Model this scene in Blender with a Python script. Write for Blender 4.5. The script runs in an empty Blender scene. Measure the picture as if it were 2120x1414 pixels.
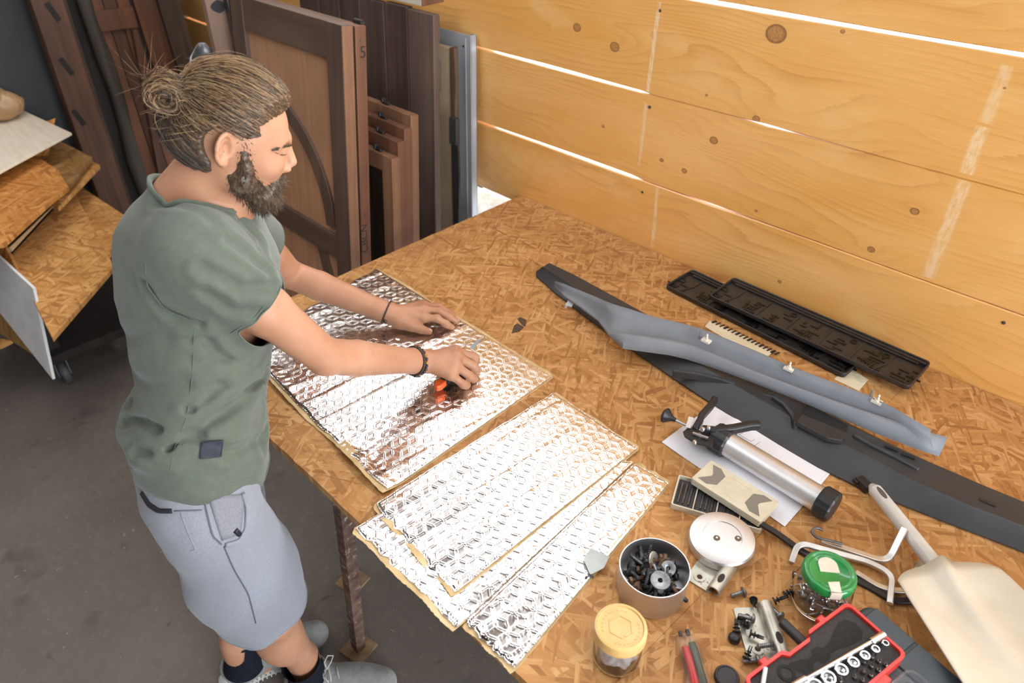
import bpy, bmesh, math, random
import numpy as np
from mathutils import Vector, Matrix, Euler

# ------------------------------------------------------------------ camera
SC = bpy.context.scene
COL = SC.collection
ZT = 0.88                       # height of the workbench top
CAMZ = ZT + 1.05
FPX = 1463.0                    # focal length in pixels of the 2120 px wide frame
PITCH = math.atan2(1092.0, FPX)
HEAD = math.atan2(1854.0, FPX / math.cos(PITCH))
_H = np.array([-math.cos(HEAD), math.sin(HEAD), 0.0])
_R = np.array([_H[1], -_H[0], 0.0])
_F = _H * math.cos(PITCH) - np.array([0, 0, 1.0]) * math.sin(PITCH)
_U = _H * math.sin(PITCH) + np.array([0, 0, 1.0]) * math.cos(PITCH)
_C = np.array([0.0, 0.0, CAMZ])
cam_d = bpy.data.cameras.new('camera')
cam = bpy.data.objects.new('camera', cam_d); COL.objects.link(cam)
cam.matrix_world = Matrix(((_R[0], _U[0], -_F[0], _C[0]), (_R[1], _U[1], -_F[1], _C[1]), (_R[2], _U[2], -_F[2], _C[2]), (0, 0, 0, 1)))
cam_d.sensor_width = 36.0; cam_d.lens = FPX / 2120.0 * 36.0
cam_d.clip_start = 0.05
cam_d.dof.use_dof = True; cam_d.dof.focus_distance = 1.42; cam_d.dof.aperture_fstop = 4.0
SC.camera = cam

# ------------------------------------------------------------------ light
W = bpy.data.worlds.new('sky'); SC.world = W; W.use_nodes = True
wb = W.node_tree.nodes['Background']; wb.inputs[0].default_value = (0.86, 0.93, 1.0, 1); wb.inputs[1].default_value = 14.0

def area(name, loc, target, sx, sy, power, col):
    L = bpy.data.lights.new(name, 'AREA'); L.shape = 'RECTANGLE'; L.size = sx; L.size_y = sy
    L.energy = power; L.color = col
    o = bpy.data.objects.new(name, L); COL.objects.link(o); o.location = loc
    o.rotation_euler = (Vector(target) - Vector(loc)).to_track_quat('-Z', 'Y').to_euler()
    return o
# daylight of the high window band above the plank wall
area('clerestory_daylight', (-1.2, 1.56, 2.55), (-1.2, 0.2, 1.6), 5.0, 0.95, 14.5, (1.0, 0.985, 0.96))
# daylight of the open barn door at the bench's right-hand end
area('barn_door_daylight', (2.5, 0.0, 1.75), (-0.5, 0.7, 0.95), 1.7, 1.9, 13, (1.0, 0.965, 0.91))
# added cool fill light from behind the man, no door is built there
area('rear_fill_light', (-3.0, -4.2, 1.7), (-1.5, 0.3, 1.0), 2.0, 2.2, 22, (0.90, 0.95, 1.0))
# daylight of the translucent roof strip
area('roof_strip_daylight', (-1.9, 0.15, 3.12), (-1.7, 0.25, 0.0), 2.4, 0.8, 42, (0.97, 0.98, 1.0))
# second translucent strip, above the bench
area('roof_strip_daylight', (0.55, 0.35, 3.12), (0.35, 0.45, 0.0), 1.8, 1.0, 22, (1.0, 0.975, 0.94))
VS = SC.view_settings
VS.view_transform = 'Standard'; VS.look = 'None'; VS.gamma = 1.0; VS.use_curve_mapping = False
VS.exposure = -0.16

# ------------------------------------------------------------------ helpers
def ray(px, py):
    return _F * FPX + _R * (px - 1060.0) + _U * (707.0 - py)
def P(px, py, z):               # the point at height z seen there
    d = ray(px, py); return Vector(_C + d * ((z - _C[2]) / d[2]))
def T(px, py, dz=0.0):          # the point dz above the bench top
    return P(px, py, ZT + dz)
def PX(px, py, X):
    d = ray(px, py); return Vector(_C + d * ((X - _C[0]) / d[0]))
def PY(px, py, Y):
    d = ray(px, py); return Vector(_C + d * ((Y - _C[1]) / d[1]))

def V(*a): return Vector(a)

class MB:
    """collects shapes; build() links them as one mesh object"""
    def __init__(s): s.v = []; s.f = []; s.M = None
    def add(s, vs, fs):
        b = len(s.v)
        s.v += [Vector(p) if s.M is None else s.M @ Vector(p) for p in vs]
        s.f += [tuple(b + i for i in q) for q in fs]
        return s
    def box(s, c, d, rot=None, taper=1.0):
        x, y, z = d[0] / 2, d[1] / 2, d[2] / 2
        vs = [(-x, -y, -z), (x, -y, -z), (x, y, -z), (-x, y, -z), (-x * taper, -y * taper, z), (x * taper, -y * taper, z), (x * taper, y * taper, z), (-x * taper, y * taper, z)]
        m = Matrix.Translation(c)
        if rot is not None: m = m @ (rot.to_4x4() if isinstance(rot, Matrix) else Euler(rot).to_matrix().to_4x4())
        return s.add([m @ Vector(p) for p in vs], [(0, 3, 2, 1), (4, 5, 6, 7), (0, 1, 5, 4), (1, 2, 6, 5), (2, 3, 7, 6), (3, 0, 4, 7)])
    def bar(s, a, b, w, h, up=(0, 0, 1)):
        a = Vector(a); b = Vector(b); x = (b - a); L = x.length; x.normalize()
        u = Vector(up)
        if abs(u.dot(x)) > .98: u = Vector((1, 0, 0))
        y = u.cross(x).normalized(); z = x.cross(y)
        m = Matrix((x, y, z)).transposed()
        return s.box((a + b) / 2, (L, w, h), m)
    def prism(s, poly, z0, z1, m=None):
        n = len(poly)
        vs = [(p[0], p[1], z0) for p in poly] + [(p[0], p[1], z1) for p in poly]
        if m is not None: vs = [m @ Vector(p) for p in vs]
        ar = sum(poly[i][0] * poly[(i + 1) % n][1] - poly[(i + 1) % n][0] * poly[i][1] for i in range(n))
        fs = [tuple(range(n))[::-1], tuple(range(n, 2 * n))] + [(i, (i + 1) % n, n + (i + 1) % n, n + i) for i in range(n)]
        if ar < 0: fs = [q[::-1] for q in fs]
        return s.add(vs, fs)
    def slab(s, top, th, nrm=None):
        """a board: its top outline as 3-D points, thickness th"""
        top = [Vector(p) for p in top]; n = len(top)
        nn = Vector((0, 0, 0))
        for i in range(n): nn += (top[i] - top[0]).cross(top[(i + 1) % n] - top[0])
        nn.normalize()
        if nn.z < 0 and nrm is None: top = top[::-1]; nn = -nn
        if nrm is not None and nn.dot(Vector(nrm)) < 0: top = top[::-1]; nn = -nn
        bot = [p - nn * th for p in top]
        return s.add(bot + top, [tuple(range(n))[::-1], tuple(range(n, 2 * n))] + [(i, (i + 1) % n, n + (i + 1) % n, n + i) for i in range(n)])
    def ring_faces(s, rings, closed=True, cap0=True, cap1=True, loop=False):
        n = len(rings[0]); vs = [p for r in rings for p in r]; fs = []
        m = len(rings)
        for i in range(m if loop else m - 1):
            a = i * n; b = ((i + 1) % m) * n
            for j in range(n if closed else n - 1):
                k = (j + 1) % n
                fs.append((a + j, a + k, b + k, b + j))
        if cap0 and not loop: fs.append(tuple(range(n))[::-1])
        if cap1 and not loop: fs.append(tuple(range((m - 1) * n, m * n)))
        return s.add(vs, fs)
    def lathe(s, prof, n=32, c=(0, 0, 0), axis=None, cap0=True, cap1=True):
        rings = []
        R = Vector(axis).to_track_quat('Z', 'Y').to_matrix() if axis is not None else Matrix.Identity(3)
        c = Vector(c)
        for r, z in prof:
            rings.append([c + R @ Vector((r * math.cos(2 * math.pi * k / n), r * math.sin(2 * math.pi * k / n), z)) for k in range(n)])
        return s.ring_faces(rings, cap0=cap0, cap1=cap1)
    def cyl(s, a, b, r, n=16, r2=None):
        a = Vector(a); b = Vector(b)
        return s.lathe([(r, 0), (r if r2 is None else r2, (b - a).length)], n, a, b - a)
    def tube(s, pts, r, n=8, cap=True, flat=None, up=(0, 0, 1)):
        """swept tube; r a number or list; flat=(w,h) sweeps a rectangle"""
        pts = [Vector(p) for p in pts]; rings = []; U0 = Vector(up)
        for i, p in enumerate(pts):
            t = (pts[min(i + 1, len(pts) - 1)] - pts[max(i - 1, 0)])
            if t.length < 1e-9: t = Vector((0, 0, 1))
            t.normalize()
            if i == 0:
                u = U0 - t * U0.dot(t)
                if u.length < .05: u = Vector((1, 0, 0)) - t * t.x
            else: u = u - t * u.dot(t)
            u.normalize(); w = t.cross(u)
            rr = r[i] if isinstance(r, (list, tuple, np.ndarray)) else r
            if flat: rings.append([p + w * (sx * flat[0] / 2) + u * (sy * flat[1] / 2) for sx, sy in ((-1, -1), (1, -1), (1, 1), (-1, 1))])
            else: rings.append([p + (w * math.cos(2 * math.pi * k / n) + u * math.sin(2 * math.pi * k / n)) * rr for k in range(n)])
        return s.ring_faces(rings, cap0=cap, cap1=cap)
    def sphere(s, c, r, nu=12, nv=8, sc=(1, 1, 1)):
        prof = [(max(1e-5, math.sin(math.pi * i / nv)) * r, -math.cos(math.pi * i / nv) * r) for i in range(nv + 1)]
        b = len(s.v); s.lathe(prof, nu); M0 = Vector(c)
        for i in range(b, len(s.v)): s.v[i] = Vector((s.v[i].x * sc[0], s.v[i].y * sc[1], s.v[i].z * sc[2])) + M0
        return s
    def build(s, name, mat, parent=None, world=True, smooth=None, bevel=None, solid=None, seg=2):
        me = bpy.data.meshes.new(name)
        vs = s.v
        if parent is not None and world:
            mi = chain(parent).inverted(); vs = [mi @ p for p in vs]
        me.from_pydata([tuple(p) for p in vs], [], s.f); me.update()
        return link(name, me, mat, parent, smooth, bevel, solid, seg)

def chain(o):
    m = Matrix.Identity(4)
    while o is not None:
        m = Matrix.LocRotScale(o.location, o.rotation_euler, o.scale) @ m; o = o.parent
    return m

def link(name, me, mat, parent=None, smooth=None, bevel=None, solid=None, seg=2):
    o = bpy.data.objects.new(name, me); COL.objects.link(o)
    if mat is not None:
        for m in (mat if isinstance(mat, (list, tuple)) else [mat]): me.materials.append(m)
    if parent is not None: o.parent = parent
    if bevel:
        b = o.modifiers.new('bevel', 'BEVEL'); b.width = bevel; b.segments = seg; b.limit_method = 'ANGLE'; b.angle_limit = math.radians(40)
    if solid:
        b = o.modifiers.new('solid', 'SOLIDIFY'); b.thickness = solid; b.offset = -1
    if smooth is not None:
        for p in me.polygons: p.use_smooth = True
        if smooth < 180:
            sharp_by_angle(me, math.radians(smooth))
    return o

def np_mesh(name, V_, Q, mat, parent, solid=None, origin=None):
    o_ = np.array(chain(parent).translation) if parent is not None else np.zeros(3)
    me = bpy.data.meshes.new(name)
    me.vertices.add(len(V_)); me.vertices.foreach_set('co', (V_ - o_).astype(np.float32).ravel())
    me.loops.add(Q.size); me.loops.foreach_set('vertex_index', Q.astype(np.int32).ravel())
    me.polygons.add(len(Q)); me.polygons.foreach_set('loop_start', np.arange(0, Q.size, 4, dtype=np.int32)); me.polygons.foreach_set('loop_total', np.full(len(Q), 4, np.int32))
    me.update(calc_edges=True); me.validate()
    return link(name, me, mat, parent, smooth=180, solid=solid)

def sharp_by_angle(me, ang):
    bm = bmesh.new(); bm.from_mesh(me)
    for e in bm.edges:
        if len(e.link_faces) == 2 and e.calc_face_angle(0) > ang: e.smooth = False
    bm.to_mesh(me); bm.free()

def tag(o, label, cat, group=None, kind=None):
    o['label'] = label; o['category'] = cat
    if group: o['group'] = group
    if kind: o['kind'] = kind
    return o
def struct(o, label=None):
    o['kind'] = 'structure'
    if label: o['label'] = label; 
    return o
def thing(name, label, cat, loc=(0, 0, 0), rot=(0, 0, 0), group=None):
    o = bpy.data.objects.new(name, None); COL.objects.link(o)
    o.empty_display_size = .05
    o.location = loc; o.rotation_euler = rot
    return tag(o, label, cat, group)
def dup(root, loc, rot, label=None, parent=None):
    c = root.copy(); COL.objects.link(c); c.parent = parent
    c.location = loc; c.rotation_euler = rot
    if label: c['label'] = label
    for ch in list(root.children):
        d = ch.copy(); COL.objects.link(d); d.parent = c
        for g in list(ch.children):
            e = g.copy(); COL.objects.link(e); e.parent = d
    return c

# ------------------------------------------------------------------ materials
class NT:
    def __init__(s, name):
        s.m = bpy.data.materials.new(name); s.m.use_nodes = True; s.t = s.m.node_tree; s.n = s.t.nodes
        s.b = s.n['Principled BSDF']
    def node(s, ty, **kw):
        n = s.n.new(ty)
        for k, v in kw.items():
            if k in n.inputs.keys() if hasattr(n.inputs, 'keys') else False: s.put(n.inputs[k], v)
            else: setattr(n, k, v)
        return n
    def put(s, sock, v):
        if isinstance(v, bpy.types.NodeSocket): s.t.links.new(v, sock)
        elif isinstance(v, (tuple, list)) and len(v) == 3 and sock.type == 'RGBA': sock.default_value = (*v, 1)
        else: sock.default_value = v
    def math(s, op, a, b=0.0, c=0.0, clamp=False):
        n = s.n.new('ShaderNodeMath'); n.operation = op; n.use_clamp = clamp
        s.put(n.inputs[0], a); s.put(n.inputs[1], b); s.put(n.inputs[2], c); return n.outputs[0]
    def coord(s, kind='Object'): return s.n.new('ShaderNodeTexCoord').outputs[kind]
    def mapping(s, vec, scale=(1, 1, 1), rot=(0, 0, 0), loc=(0, 0, 0)):
        n = s.n.new('ShaderNodeMapping'); s.put(n.inputs['Vector'], vec)
        n.inputs['Scale'].default_value = scale; n.inputs['Rotation'].default_value = rot; n.inputs['Location'].default_value = loc
        return n.outputs[0]
    def noise(s, vec, scale, detail=3, rough=.55, dist=0.0, out='Fac'):
        n = s.n.new('ShaderNodeTexNoise'); s.put(n.inputs['Vector'], vec)
        n.inputs['Scale'].default_value = scale; n.inputs['Detail'].default_value = detail; n.inputs['Roughness'].default_value = rough
        n.inputs['Distortion'].default_value = dist
        return n.outputs[out]
    def ramp(s, fac, stops, interp='LINEAR'):
        n = s.n.new('ShaderNodeValToRGB'); s.put(n.inputs[0], fac); e = n.color_ramp.elements; n.color_ramp.interpolation = interp
        while len(e) < len(stops): e.new(.5)
        for i, (p, c) in enumerate(stops): e[i].position = p; e[i].color = (*c, 1) if not isinstance(c, (int, float)) else (c, c, c, 1)
        return n.outputs[0]
    def rng(s, v, a, b, c=0.0, d=1.0, smooth=False):
        n = s.n.new('ShaderNodeMapRange'); n.interpolation_type = 'SMOOTHSTEP' if smooth else 'LINEAR'
        s.put(n.inputs[0], v)
        for i, q in enumerate((a, b, c, d)): s.put(n.inputs[1 + i], q)
        return n.outputs[0]
    def mix(s, f, a, b, mode='MIX'):
        n = s.n.new('ShaderNodeMix'); n.data_type = 'RGBA'; n.blend_type = mode
        s.put(n.inputs['Factor'], f); s.put(n.inputs[6], a); s.put(n.inputs[7], b); return n.outputs[2]
    def sep(s, vec):
        n = s.n.new('ShaderNodeSeparateXYZ'); s.put(n.inputs[0], vec); return n.outputs
    def comb(s, x, y, z):
        n = s.n.new('ShaderNodeCombineXYZ'); s.put(n.inputs[0], x); s.put(n.inputs[1], y); s.put(n.inputs[2], z); return n.outputs[0]
    def bump(s, h, strength=.3, dist=.002):
        n = s.n.new('ShaderNodeBump'); s.put(n.inputs['Height'], h); n.inputs['Strength'].default_value = strength; n.inputs['Distance'].default_value = dist
        s.t.links.new(n.outputs[0], s.b.inputs['Normal'])
    def set(s, **kw):
        for k, v in kw.items(): s.put(s.b.inputs[{'color': 'Base Color', 'rough': 'Roughness', 'metal': 'Metallic', 'spec': 'Specular IOR Level', 'trans': 'Transmission Weight', 'ior': 'IOR', 'coat': 'Coat Weight', 'crough': 'Coat Roughness', 'alpha': 'Alpha', 'sss': 'Subsurface Weight', 'sheen': 'Sheen Weight', 'emit': 'Emission Color', 'estr': 'Emission Strength', 'aniso': 'Anisotropic'}[k]], v)
        return s.m

def mat(name, c1, c2=None, scale=20.0, stretch=(1, 1, 1), rough=.5, metal=0.0, bump=0.0, bscale=None, lo=.35, hi=.65, coord='Object', spots=None, **kw):
    """plain surface with worn colour variation c1..c2 and fine relief"""
    t = NT(name); vec = t.mapping(t.coord(coord), stretch)
    c = tuple(c1)
    if c2 is not None:
        c = t.ramp(t.noise(vec, scale, 4), [(lo, c1), (hi, c2)])
    if spots:
        sc_, th, col = spots
        m_ = t.rng(t.noise(t.coord(coord), sc_, 5, .6), th, th + .05)
        c = t.mix(m_, c, col)
    if bump:
        t.bump(t.noise(vec, bscale or scale * 4, 3), bump)
    return t.set(color=c, rough=rough, metal=metal, **kw)

def wood(name, light, dark, axis='z', scale=40.0, rough=.6, bump=.25, length=.06, coord='Object'):
    t = NT(name); st = {'x': (length, 1, 1), 'y': (1, length, 1), 'z': (1, 1, length)}[axis]
    vec = t.mapping(t.coord(coord), st)
    a = t.noise(vec, scale, 5, .6, .6); b = t.noise(t.coord(coord), 4.0, 3)
    c = t.ramp(a, [(.3, dark), (.62, light)])
    c = t.mix(t.rng(b, .35, .75, 0, .55), c, tuple(x * .62 for x in dark))
    t.bump(a, bump)
    return t.set(color=c, rough=rough)
# ------------------------------------------------------------------ wood-board materials
def osb(name, tint=(1, 1, 1), grime=0.25, coord='Object', offs=(0, 0, 0), k=1.0):
    """oriented strand board: sparse layers of long flakes, every layer at its own angle"""
    t = NT(name); base = t.mapping(t.coord(coord), (1, 1, 1), (0, 0, 0), offs)
    warp = t.noise(base, 5.0, 2, .5, 0, 'Color')
    wv = t.n.new('ShaderNodeVectorMath'); wv.operation = 'MULTIPLY_ADD'
    t.put(wv.inputs[0], warp); wv.inputs[1].default_value = (.022, .022, .022); t.put(wv.inputs[2], base)
    base2 = wv.outputs[0]
    pal = [(.0, (.29, .125, .036)), (.3, (.42, .205, .064)), (.62, (.515, .275, .098)), (1.0, (.64, .385, .165))]
    pal = [(p, tuple(c[i] * tint[i] for i in range(3))) for p, c in pal]
    b0 = t.noise(t.mapping(base2, (9, 26, 1), (0, 0, .5)), 1.6, 5, .65)
    col = t.ramp(b0, [(.25, pal[0][1]), (.5, pal[1][1]), (.75, pal[2][1])]); hgt = t.math('MULTIPLY', b0, .5)
    for i, (ang, lx, ly, th) in enumerate(((.35, 7, 40, .55), (1.30, 8, 48, .62), (2.20, 8, 52, .62), (2.80, 7, 38, .66), (.85, 10, 70, .70), (1.80, 9, 62, .70), (.05, 12, 90, .74), (2.50, 11, 95, .74), (1.05, 16, 150, .78))):
        rv = t.mapping(base2, (1, 1, 1), (0, 0, ang))
        v = t.mapping(rv, (lx * k, ly * k, 1), loc=(i * 3.7, i * 1.9, 0))
        vo = t.n.new('ShaderNodeTexVoronoi'); vo.voronoi_dimensions = '2D'; vo.distance = 'CHEBYCHEV' if i % 2 else 'EUCLIDEAN'; t.put(vo.inputs['Vector'], v); vo.inputs['Scale'].default_value = 1.0
        sp = t.sep(vo.outputs['Color'])
        fib = t.noise(t.mapping(rv, (9, 260, 1)), 1.0, 2)
        lev = t.math('ADD', t.math('MULTIPLY', sp[0], .85), t.math('MULTIPLY', t.math('SUBTRACT', fib, .45), .55), clamp=True)
        c = t.ramp(lev, pal)
        c = t.mix(t.rng(vo.outputs['Distance'], .45, .85, 0, .35), c, pal[0][1])
        msk = t.rng(t.math('ADD', sp[1], t.math('MULTIPLY', t.math('SUBTRACT', fib, .5), .10)), th, th + .02, 0, .92)
        col = t.mix(msk, col, c); hgt = t.math('ADD', t.math('MULTIPLY', hgt, t.math('SUBTRACT', 1.0, msk)), t.math('MULTIPLY', sp[1], msk))
    g = t.rng(t.noise(base, 3.2, 4, .6), .5, .78, 0, grime)
    col = t.mix(g, col, (.20, .10, .045))
    dk = t.rng(t.noise(t.mapping(base, (22, 60, 1), (0, 0, .9)), 1.0, 4, .7), .70, .76, 0, .55)
    col = t.mix(dk, col, (.17, .065, .022))
    t.bump(hgt, .30, .0015)
    return t.set(color=col, rough=t.rng(hgt, 0, 1, .45, .62), spec=.3)

WALLY = 1.625
def pine(name, knots):
    t = NT(name); co = t.coord('Object'); s = t.sep(co); x, z = s[0], s[2]
    ph = None; km = None; halo = None
    for kx, kz, r in knots:
        dx = t.math('SUBTRACT', x, kx); dz = t.math('SUBTRACT', z, kz)
        d2 = t.math('ADD', t.math('MULTIPLY', dx, dx), t.math('MULTIPLY', t.math('MULTIPLY', dz, dz), 1.6))
        e = t.math('POWER', 2.718, t.math('MULTIPLY', t.math('ADD', t.math('MULTIPLY', t.math('MULTIPLY', dx, dx), .22), t.math('MULTIPLY', dz, dz)), -1.0 / (2.9 * r) ** 2))
        bump = t.math('MULTIPLY', e, 110.0 * r)
        ph = bump if ph is None else t.math('ADD', ph, bump)
        dist = t.math('SQRT', d2)
        m = t.rng(dist, r * .92, r * 1.08, 1, 0)
        rim = t.math('MULTIPLY', t.rng(dist, r * .70, r * .98, 0, 1), m)
        km = m if km is None else t.math('MAXIMUM', km, m)
        halo = rim if halo is None else t.math('MAXIMUM', halo, rim)
    v = t.comb(t.math('MULTIPLY', x, .42), 0.0, t.math('MULTIPLY', z, 2.1))
    big = t.noise(v, 2.2, 2, .45)
    fine = t.noise(t.mapping(co, (3, 1, 70)), 3.0, 3)
    phase = t.math('ADD', t.math('ADD', t.math('MULTIPLY', big, 20.0), t.math('MULTIPLY', z, 40.0)), ph)
    phase = t.math('ADD', phase, t.math('MULTIPLY', fine, .35))
    fr = t.math('FRACT', phase)
    line = t.math('MULTIPLY', t.math('POWER', fr, 3.0), t.rng(t.noise(t.mapping(co, (1.5, 1, 6)), 2.0), .35, .65, .12, .95))
    col = t.ramp(t.noise(t.mapping(co, (1.2, 1, 5)), 2.0, 3), [(.3, (.74, .370, .095)), (.7, (.84, .470, .165))])
    col = t.mix(t.math('MULTIPLY', line, .55), col, (.50, .20, .030))
    fb = t.noise(t.mapping(co, (6, 1, 260)), 2.0, 2)
    col = t.mix(t.rng(fb, .4, .75, 0, .28), col, (.55, .25, .05))
    # the orange stain worn unevenly
    col = t.mix(t.rng(t.noise(t.mapping(co, (1, 1, 1.7)), 3.1, 4, .6), .56, .70, 0, .35), col, (.86, .60, .27))
    # faded upright bands where battens were fixed before
    for (xa, za, xb, zb, w, st) in STRIPES:
        xs = t.math('ADD', xa, t.math('MULTIPLY', t.math('SUBTRACT', z, za), (xb - xa) / (zb - za)))
        dd = t.math('ABSOLUTE', t.math('SUBTRACT', x, xs))
        m = t.math('MULTIPLY', t.rng(dd, w * .6, w * 1.1, 1, 0), t.rng(t.noise(t.mapping(co, (40, 1, 12)), 3.0, 4), .35, .6, .1, st))
        m = t.math('MULTIPLY', m, t.math('MULTIPLY', t.math('GREATER_THAN', z, min(za, zb)), t.math('LESS_THAN', z, max(za, zb))))
        col = t.mix(m, col, (.86, .70, .46))
    kc = t.ramp(t.noise(t.mapping(co, (60, 1, 60)), 3.0, 3), [(.3, (.30, .12, .035)), (.7, (.50, .24, .07))])
    col = t.mix(t.math('MULTIPLY', km, .9), col, kc)
    col = t.mix(t.math('MULTIPLY', halo, .75), col, (.12, .045, .018))
    t.bump(t.math('ADD', t.math('MULTIPLY', fb, .5), t.noise(t.mapping(co, (2, 1, 14)), 3.0, 2)), .12, .002)
    return t.set(color=col, rough=.36, spec=.5, coat=.5, crough=.28)

def wxz(px, py): q = PY(px, py, WALLY); return q.x, q.z
_s = lambda a, b, w, st: (*wxz(*a), *wxz(*b), w, st)
STRIPES = [_s((1366, 4), (1341, 190), .0065, .75), _s((1337, 215), (1322, 345), .0065, .5), _s((1362, 388), (1350, 512), .0065, .6),
           _s((2086, 135), (2040, 255), .013, .4), _s((2035, 262), (2000, 360), .014, .6), _s((1998, 375), (1920, 575), .014, .55)]
KN = [(1273, 97, 11), (1195, 57, 9), (1607, 70, 25), (1477, 291, 10), (1369, 332, 5), (1416, 354, 6.5), (1893, 438, 12), (1803, 517, 10), (1614, 583, 5),
      (1745, 65, 6), (1566, 246, 9), (1463, 197, 3.5), (1565, 437, 4), (1248, 262, 3.5), (2080, 182, 4)]
def _kn():
    out = []
    for u, v, r in KN:
        x, z = wxz(u, v); x2, _ = wxz(u + r, v); out.append((x, z, abs(x2 - x) * .9))
    return out
M_PINE = pine('stained_pine', _kn())
M_OSB = osb('osb_top', (1.0, .97, .97), .30, k=1.3)

# ------------------------------------------------------------------ the room
t = NT('workshop_floor'); co = t.coord('Object')
c = t.ramp(t.noise(co, 1.6, 6, .62), [(.3, (.105, .085, .069)), (.7, (.165, .137, .114))])
c = t.mix(t.rng(t.noise(co, 38, 4, .7), .52, .72, 0, .5), c, (.20, .168, .138))
c = t.mix(t.rng(t.noise(co, 5.5, 3, .6), .60, .74, 0, .7), c, (.065, .052, .043))
c = t.mix(t.rng(t.noise(co, 9.5, 3, .6, .8), .68, .74, 0, .8), c, (.085, .052, .026))
c = t.mix(t.rng(t.noise(co, 150, 2, .6), .66, .72, 0, .35), c, (.20, .175, .145))
t.bump(t.math('ADD', t.noise(co, 26, 6, .7), t.math('MULTIPLY', t.noise(co, 160, 3), .6)), .55, .006)
M_FLOOR = t.set(color=c, rough=.85)
struct(MB().box((-.5, -1.2, -.05), (8.6, 7.0, .1)).build('floor', M_FLOOR), 'dark worn concrete floor strewn with grit and dust')
M_DARKW = wood('old_dark_boards', (.10, .062, .04), (.035, .022, .015), 'z', 18)
M_PLAST = mat('limewashed_masonry', (.20, .18, .15), (.34, .32, .28), 14, rough=.9, bump=.4, spots=(22, .66, (.33, .27, .2)))

wr = struct(thing('wall_right', 'x', 'x')); del wr['category']; wr['label'] = 'wall of wide orange-stained pine boards with glowing gaps'
def gapA(x): return .0075
def gapB(x):
    xb, _ = wxz(1345, 197)
    g = .0080 if x < xb - .02 else .0012
    xc, _ = wxz(1590, 262); g += .0045 * math.exp(-((x - xc) / .05) ** 2)
    return g
def gapC(x):
    xb, _ = wxz(1335, 378); xc, _ = wxz(1470, 428)
    return .0080 if x < xb - .03 else .0012 + .0050 * math.exp(-((x - xc) / .09) ** 2)
def gap0(x): return .0
ZB = [.846, 1.084, 1.328, 1.574, 1.818, 2.06]
GP = [gap0, gapC, gapB, gapA, gapA, gap0]
rng = random.Random(3)
M_SCREW = mat('screw_head_steel', (.10, .09, .08), (.22, .2, .17), 300, rough=.4, metal=.8)
for i in range(5):
    m = MB(); xs = [-4.0 + 6.6 * k / 160 for k in range(161)]
    y0 = WALLY + (.0, .0015, -.001, .001, .0)[i]; rings = []
    e = .0022
    for x in xs:
        a = ZB[i] + GP[i](x) / 2; b = ZB[i + 1] - GP[i + 1](x) / 2
        a += .0009 * math.sin(x * 9 + i) * (i > 0); b += .0008 * math.sin(x * 7 + 2 * i)
        rings.append([V(x, y0 + e, a), V(x, y0, a + e), V(x, y0, b - e), V(x, y0 + e, b), V(x, y0 + .024, b), V(x, y0 + .024, a)])
    m.ring_faces(rings); m.build('plank', M_PINE, wr, smooth=25)
for u, v in ((1367, 22), (1345, 222), (1330, 398), (2078, 668)):
    q = PY(u, v, WALLY)
    MB().lathe([(.0001, .0022), (.0018, .0022), (.0040, .0012), (.0042, -.004)], 14, q, (0, -1, 0)).build('screw_head', M_SCREW, wr, smooth=40)
for x in (-3.2, -1.82, .62, 1.9):      # studs outside, behind the boards
    MB().box((x, WALLY + .065, 1.45), (.08, .08, 1.25)).build('stud', M_DARKW, wr)
# masonry ledge below the boards, seen in daylight past the bench corner
struct(MB().slab([(-4, 1.60, .70), (2.6, 1.60, .70), (2.6, 2.1, .83), (-4, 2.1, .83)], .70).build('wall_lower', M_PLAST), 'limewashed masonry base under the pine boards')
struct(MB().box((-.7, WALLY + .05, 3.1), (6.6, .10, .2)).build('wall_top', M_DARKW), 'timber head of the window band')
struct(MB().box((-4.05, -1.2, 1.6), (.1, 7, 3.2)).build('wall_far', M_DARKW), 'dark old board wall behind the stored doors')
struct(MB().box((-.5, -4.4, 1.6), (8, .1, 3.2)).build('wall_near', M_DARKW), 'dark board wall behind the camera')
wl = MB(); wl.box((2.65, -2.8, 1.6), (.1, 3.3, 3.2)); wl.box((2.65, 1.4, 1.6), (.1, .5, 3.2)); wl.box((2.65, 0, 3.03), (.1, 2.3, .34))
struct(wl.build('wall_end', M_DARKW), 'board wall with an open barn door')
struct(MB().box((-.5, -1.2, 3.25), (8.4, 7, .08)).build('ceiling', M_DARKW), 'dark boarded ceiling')

# ------------------------------------------------------------------ workbench
M_RUST = mat('flaking_rust_paint', (.085, .040, .028), (.20, .13, .10), 30, rough=.6, metal=.35, bump=.4, spots=(60, .60, (.42, .40, .37)))
M_RUST2 = mat('rusty_plate', (.22, .13, .06), (.30, .20, .11), 40, rough=.8, metal=.2, bump=.5)
wbn = thing('workbench', 'large workbench with an OSB top on rusty angle-iron trestle legs', 'workbench', (-.4, 1.0, 0))
XL, YF, YB, TH = -1.555, .405, 1.622, .020
def seamx(y): return -.262 + (y - .72) * .045
def edge_wob(a, b, n, amp, seed):
    r = random.Random(seed); out = []
    for i in range(n):
        q = Vector(a).lerp(Vector(b), i / n); out.append((q.x + r.uniform(-amp, amp), q.y + r.uniform(-amp, amp)))
    return out
pl = edge_wob((XL, YB, 0), (XL, YF + .01, 0), 30, .0012, 1) + edge_wob((XL, YF, 0), (seamx(YF) - .0002, YF, 0), 40, .0012, 2) + edge_wob((seamx(YF) - .0002, YF, 0), (seamx(YB) - .0002, YB, 0), 4, 0, 2) + [(seamx(YB) - .0002, YB)]
MB().prism(pl, ZT - TH, ZT).build('top_board', M_OSB, wbn)
pl = [(seamx(YF) + .0003, YF), (1.15, YF), (1.15, YB), (seamx(YB) + .0003, YB)]
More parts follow.
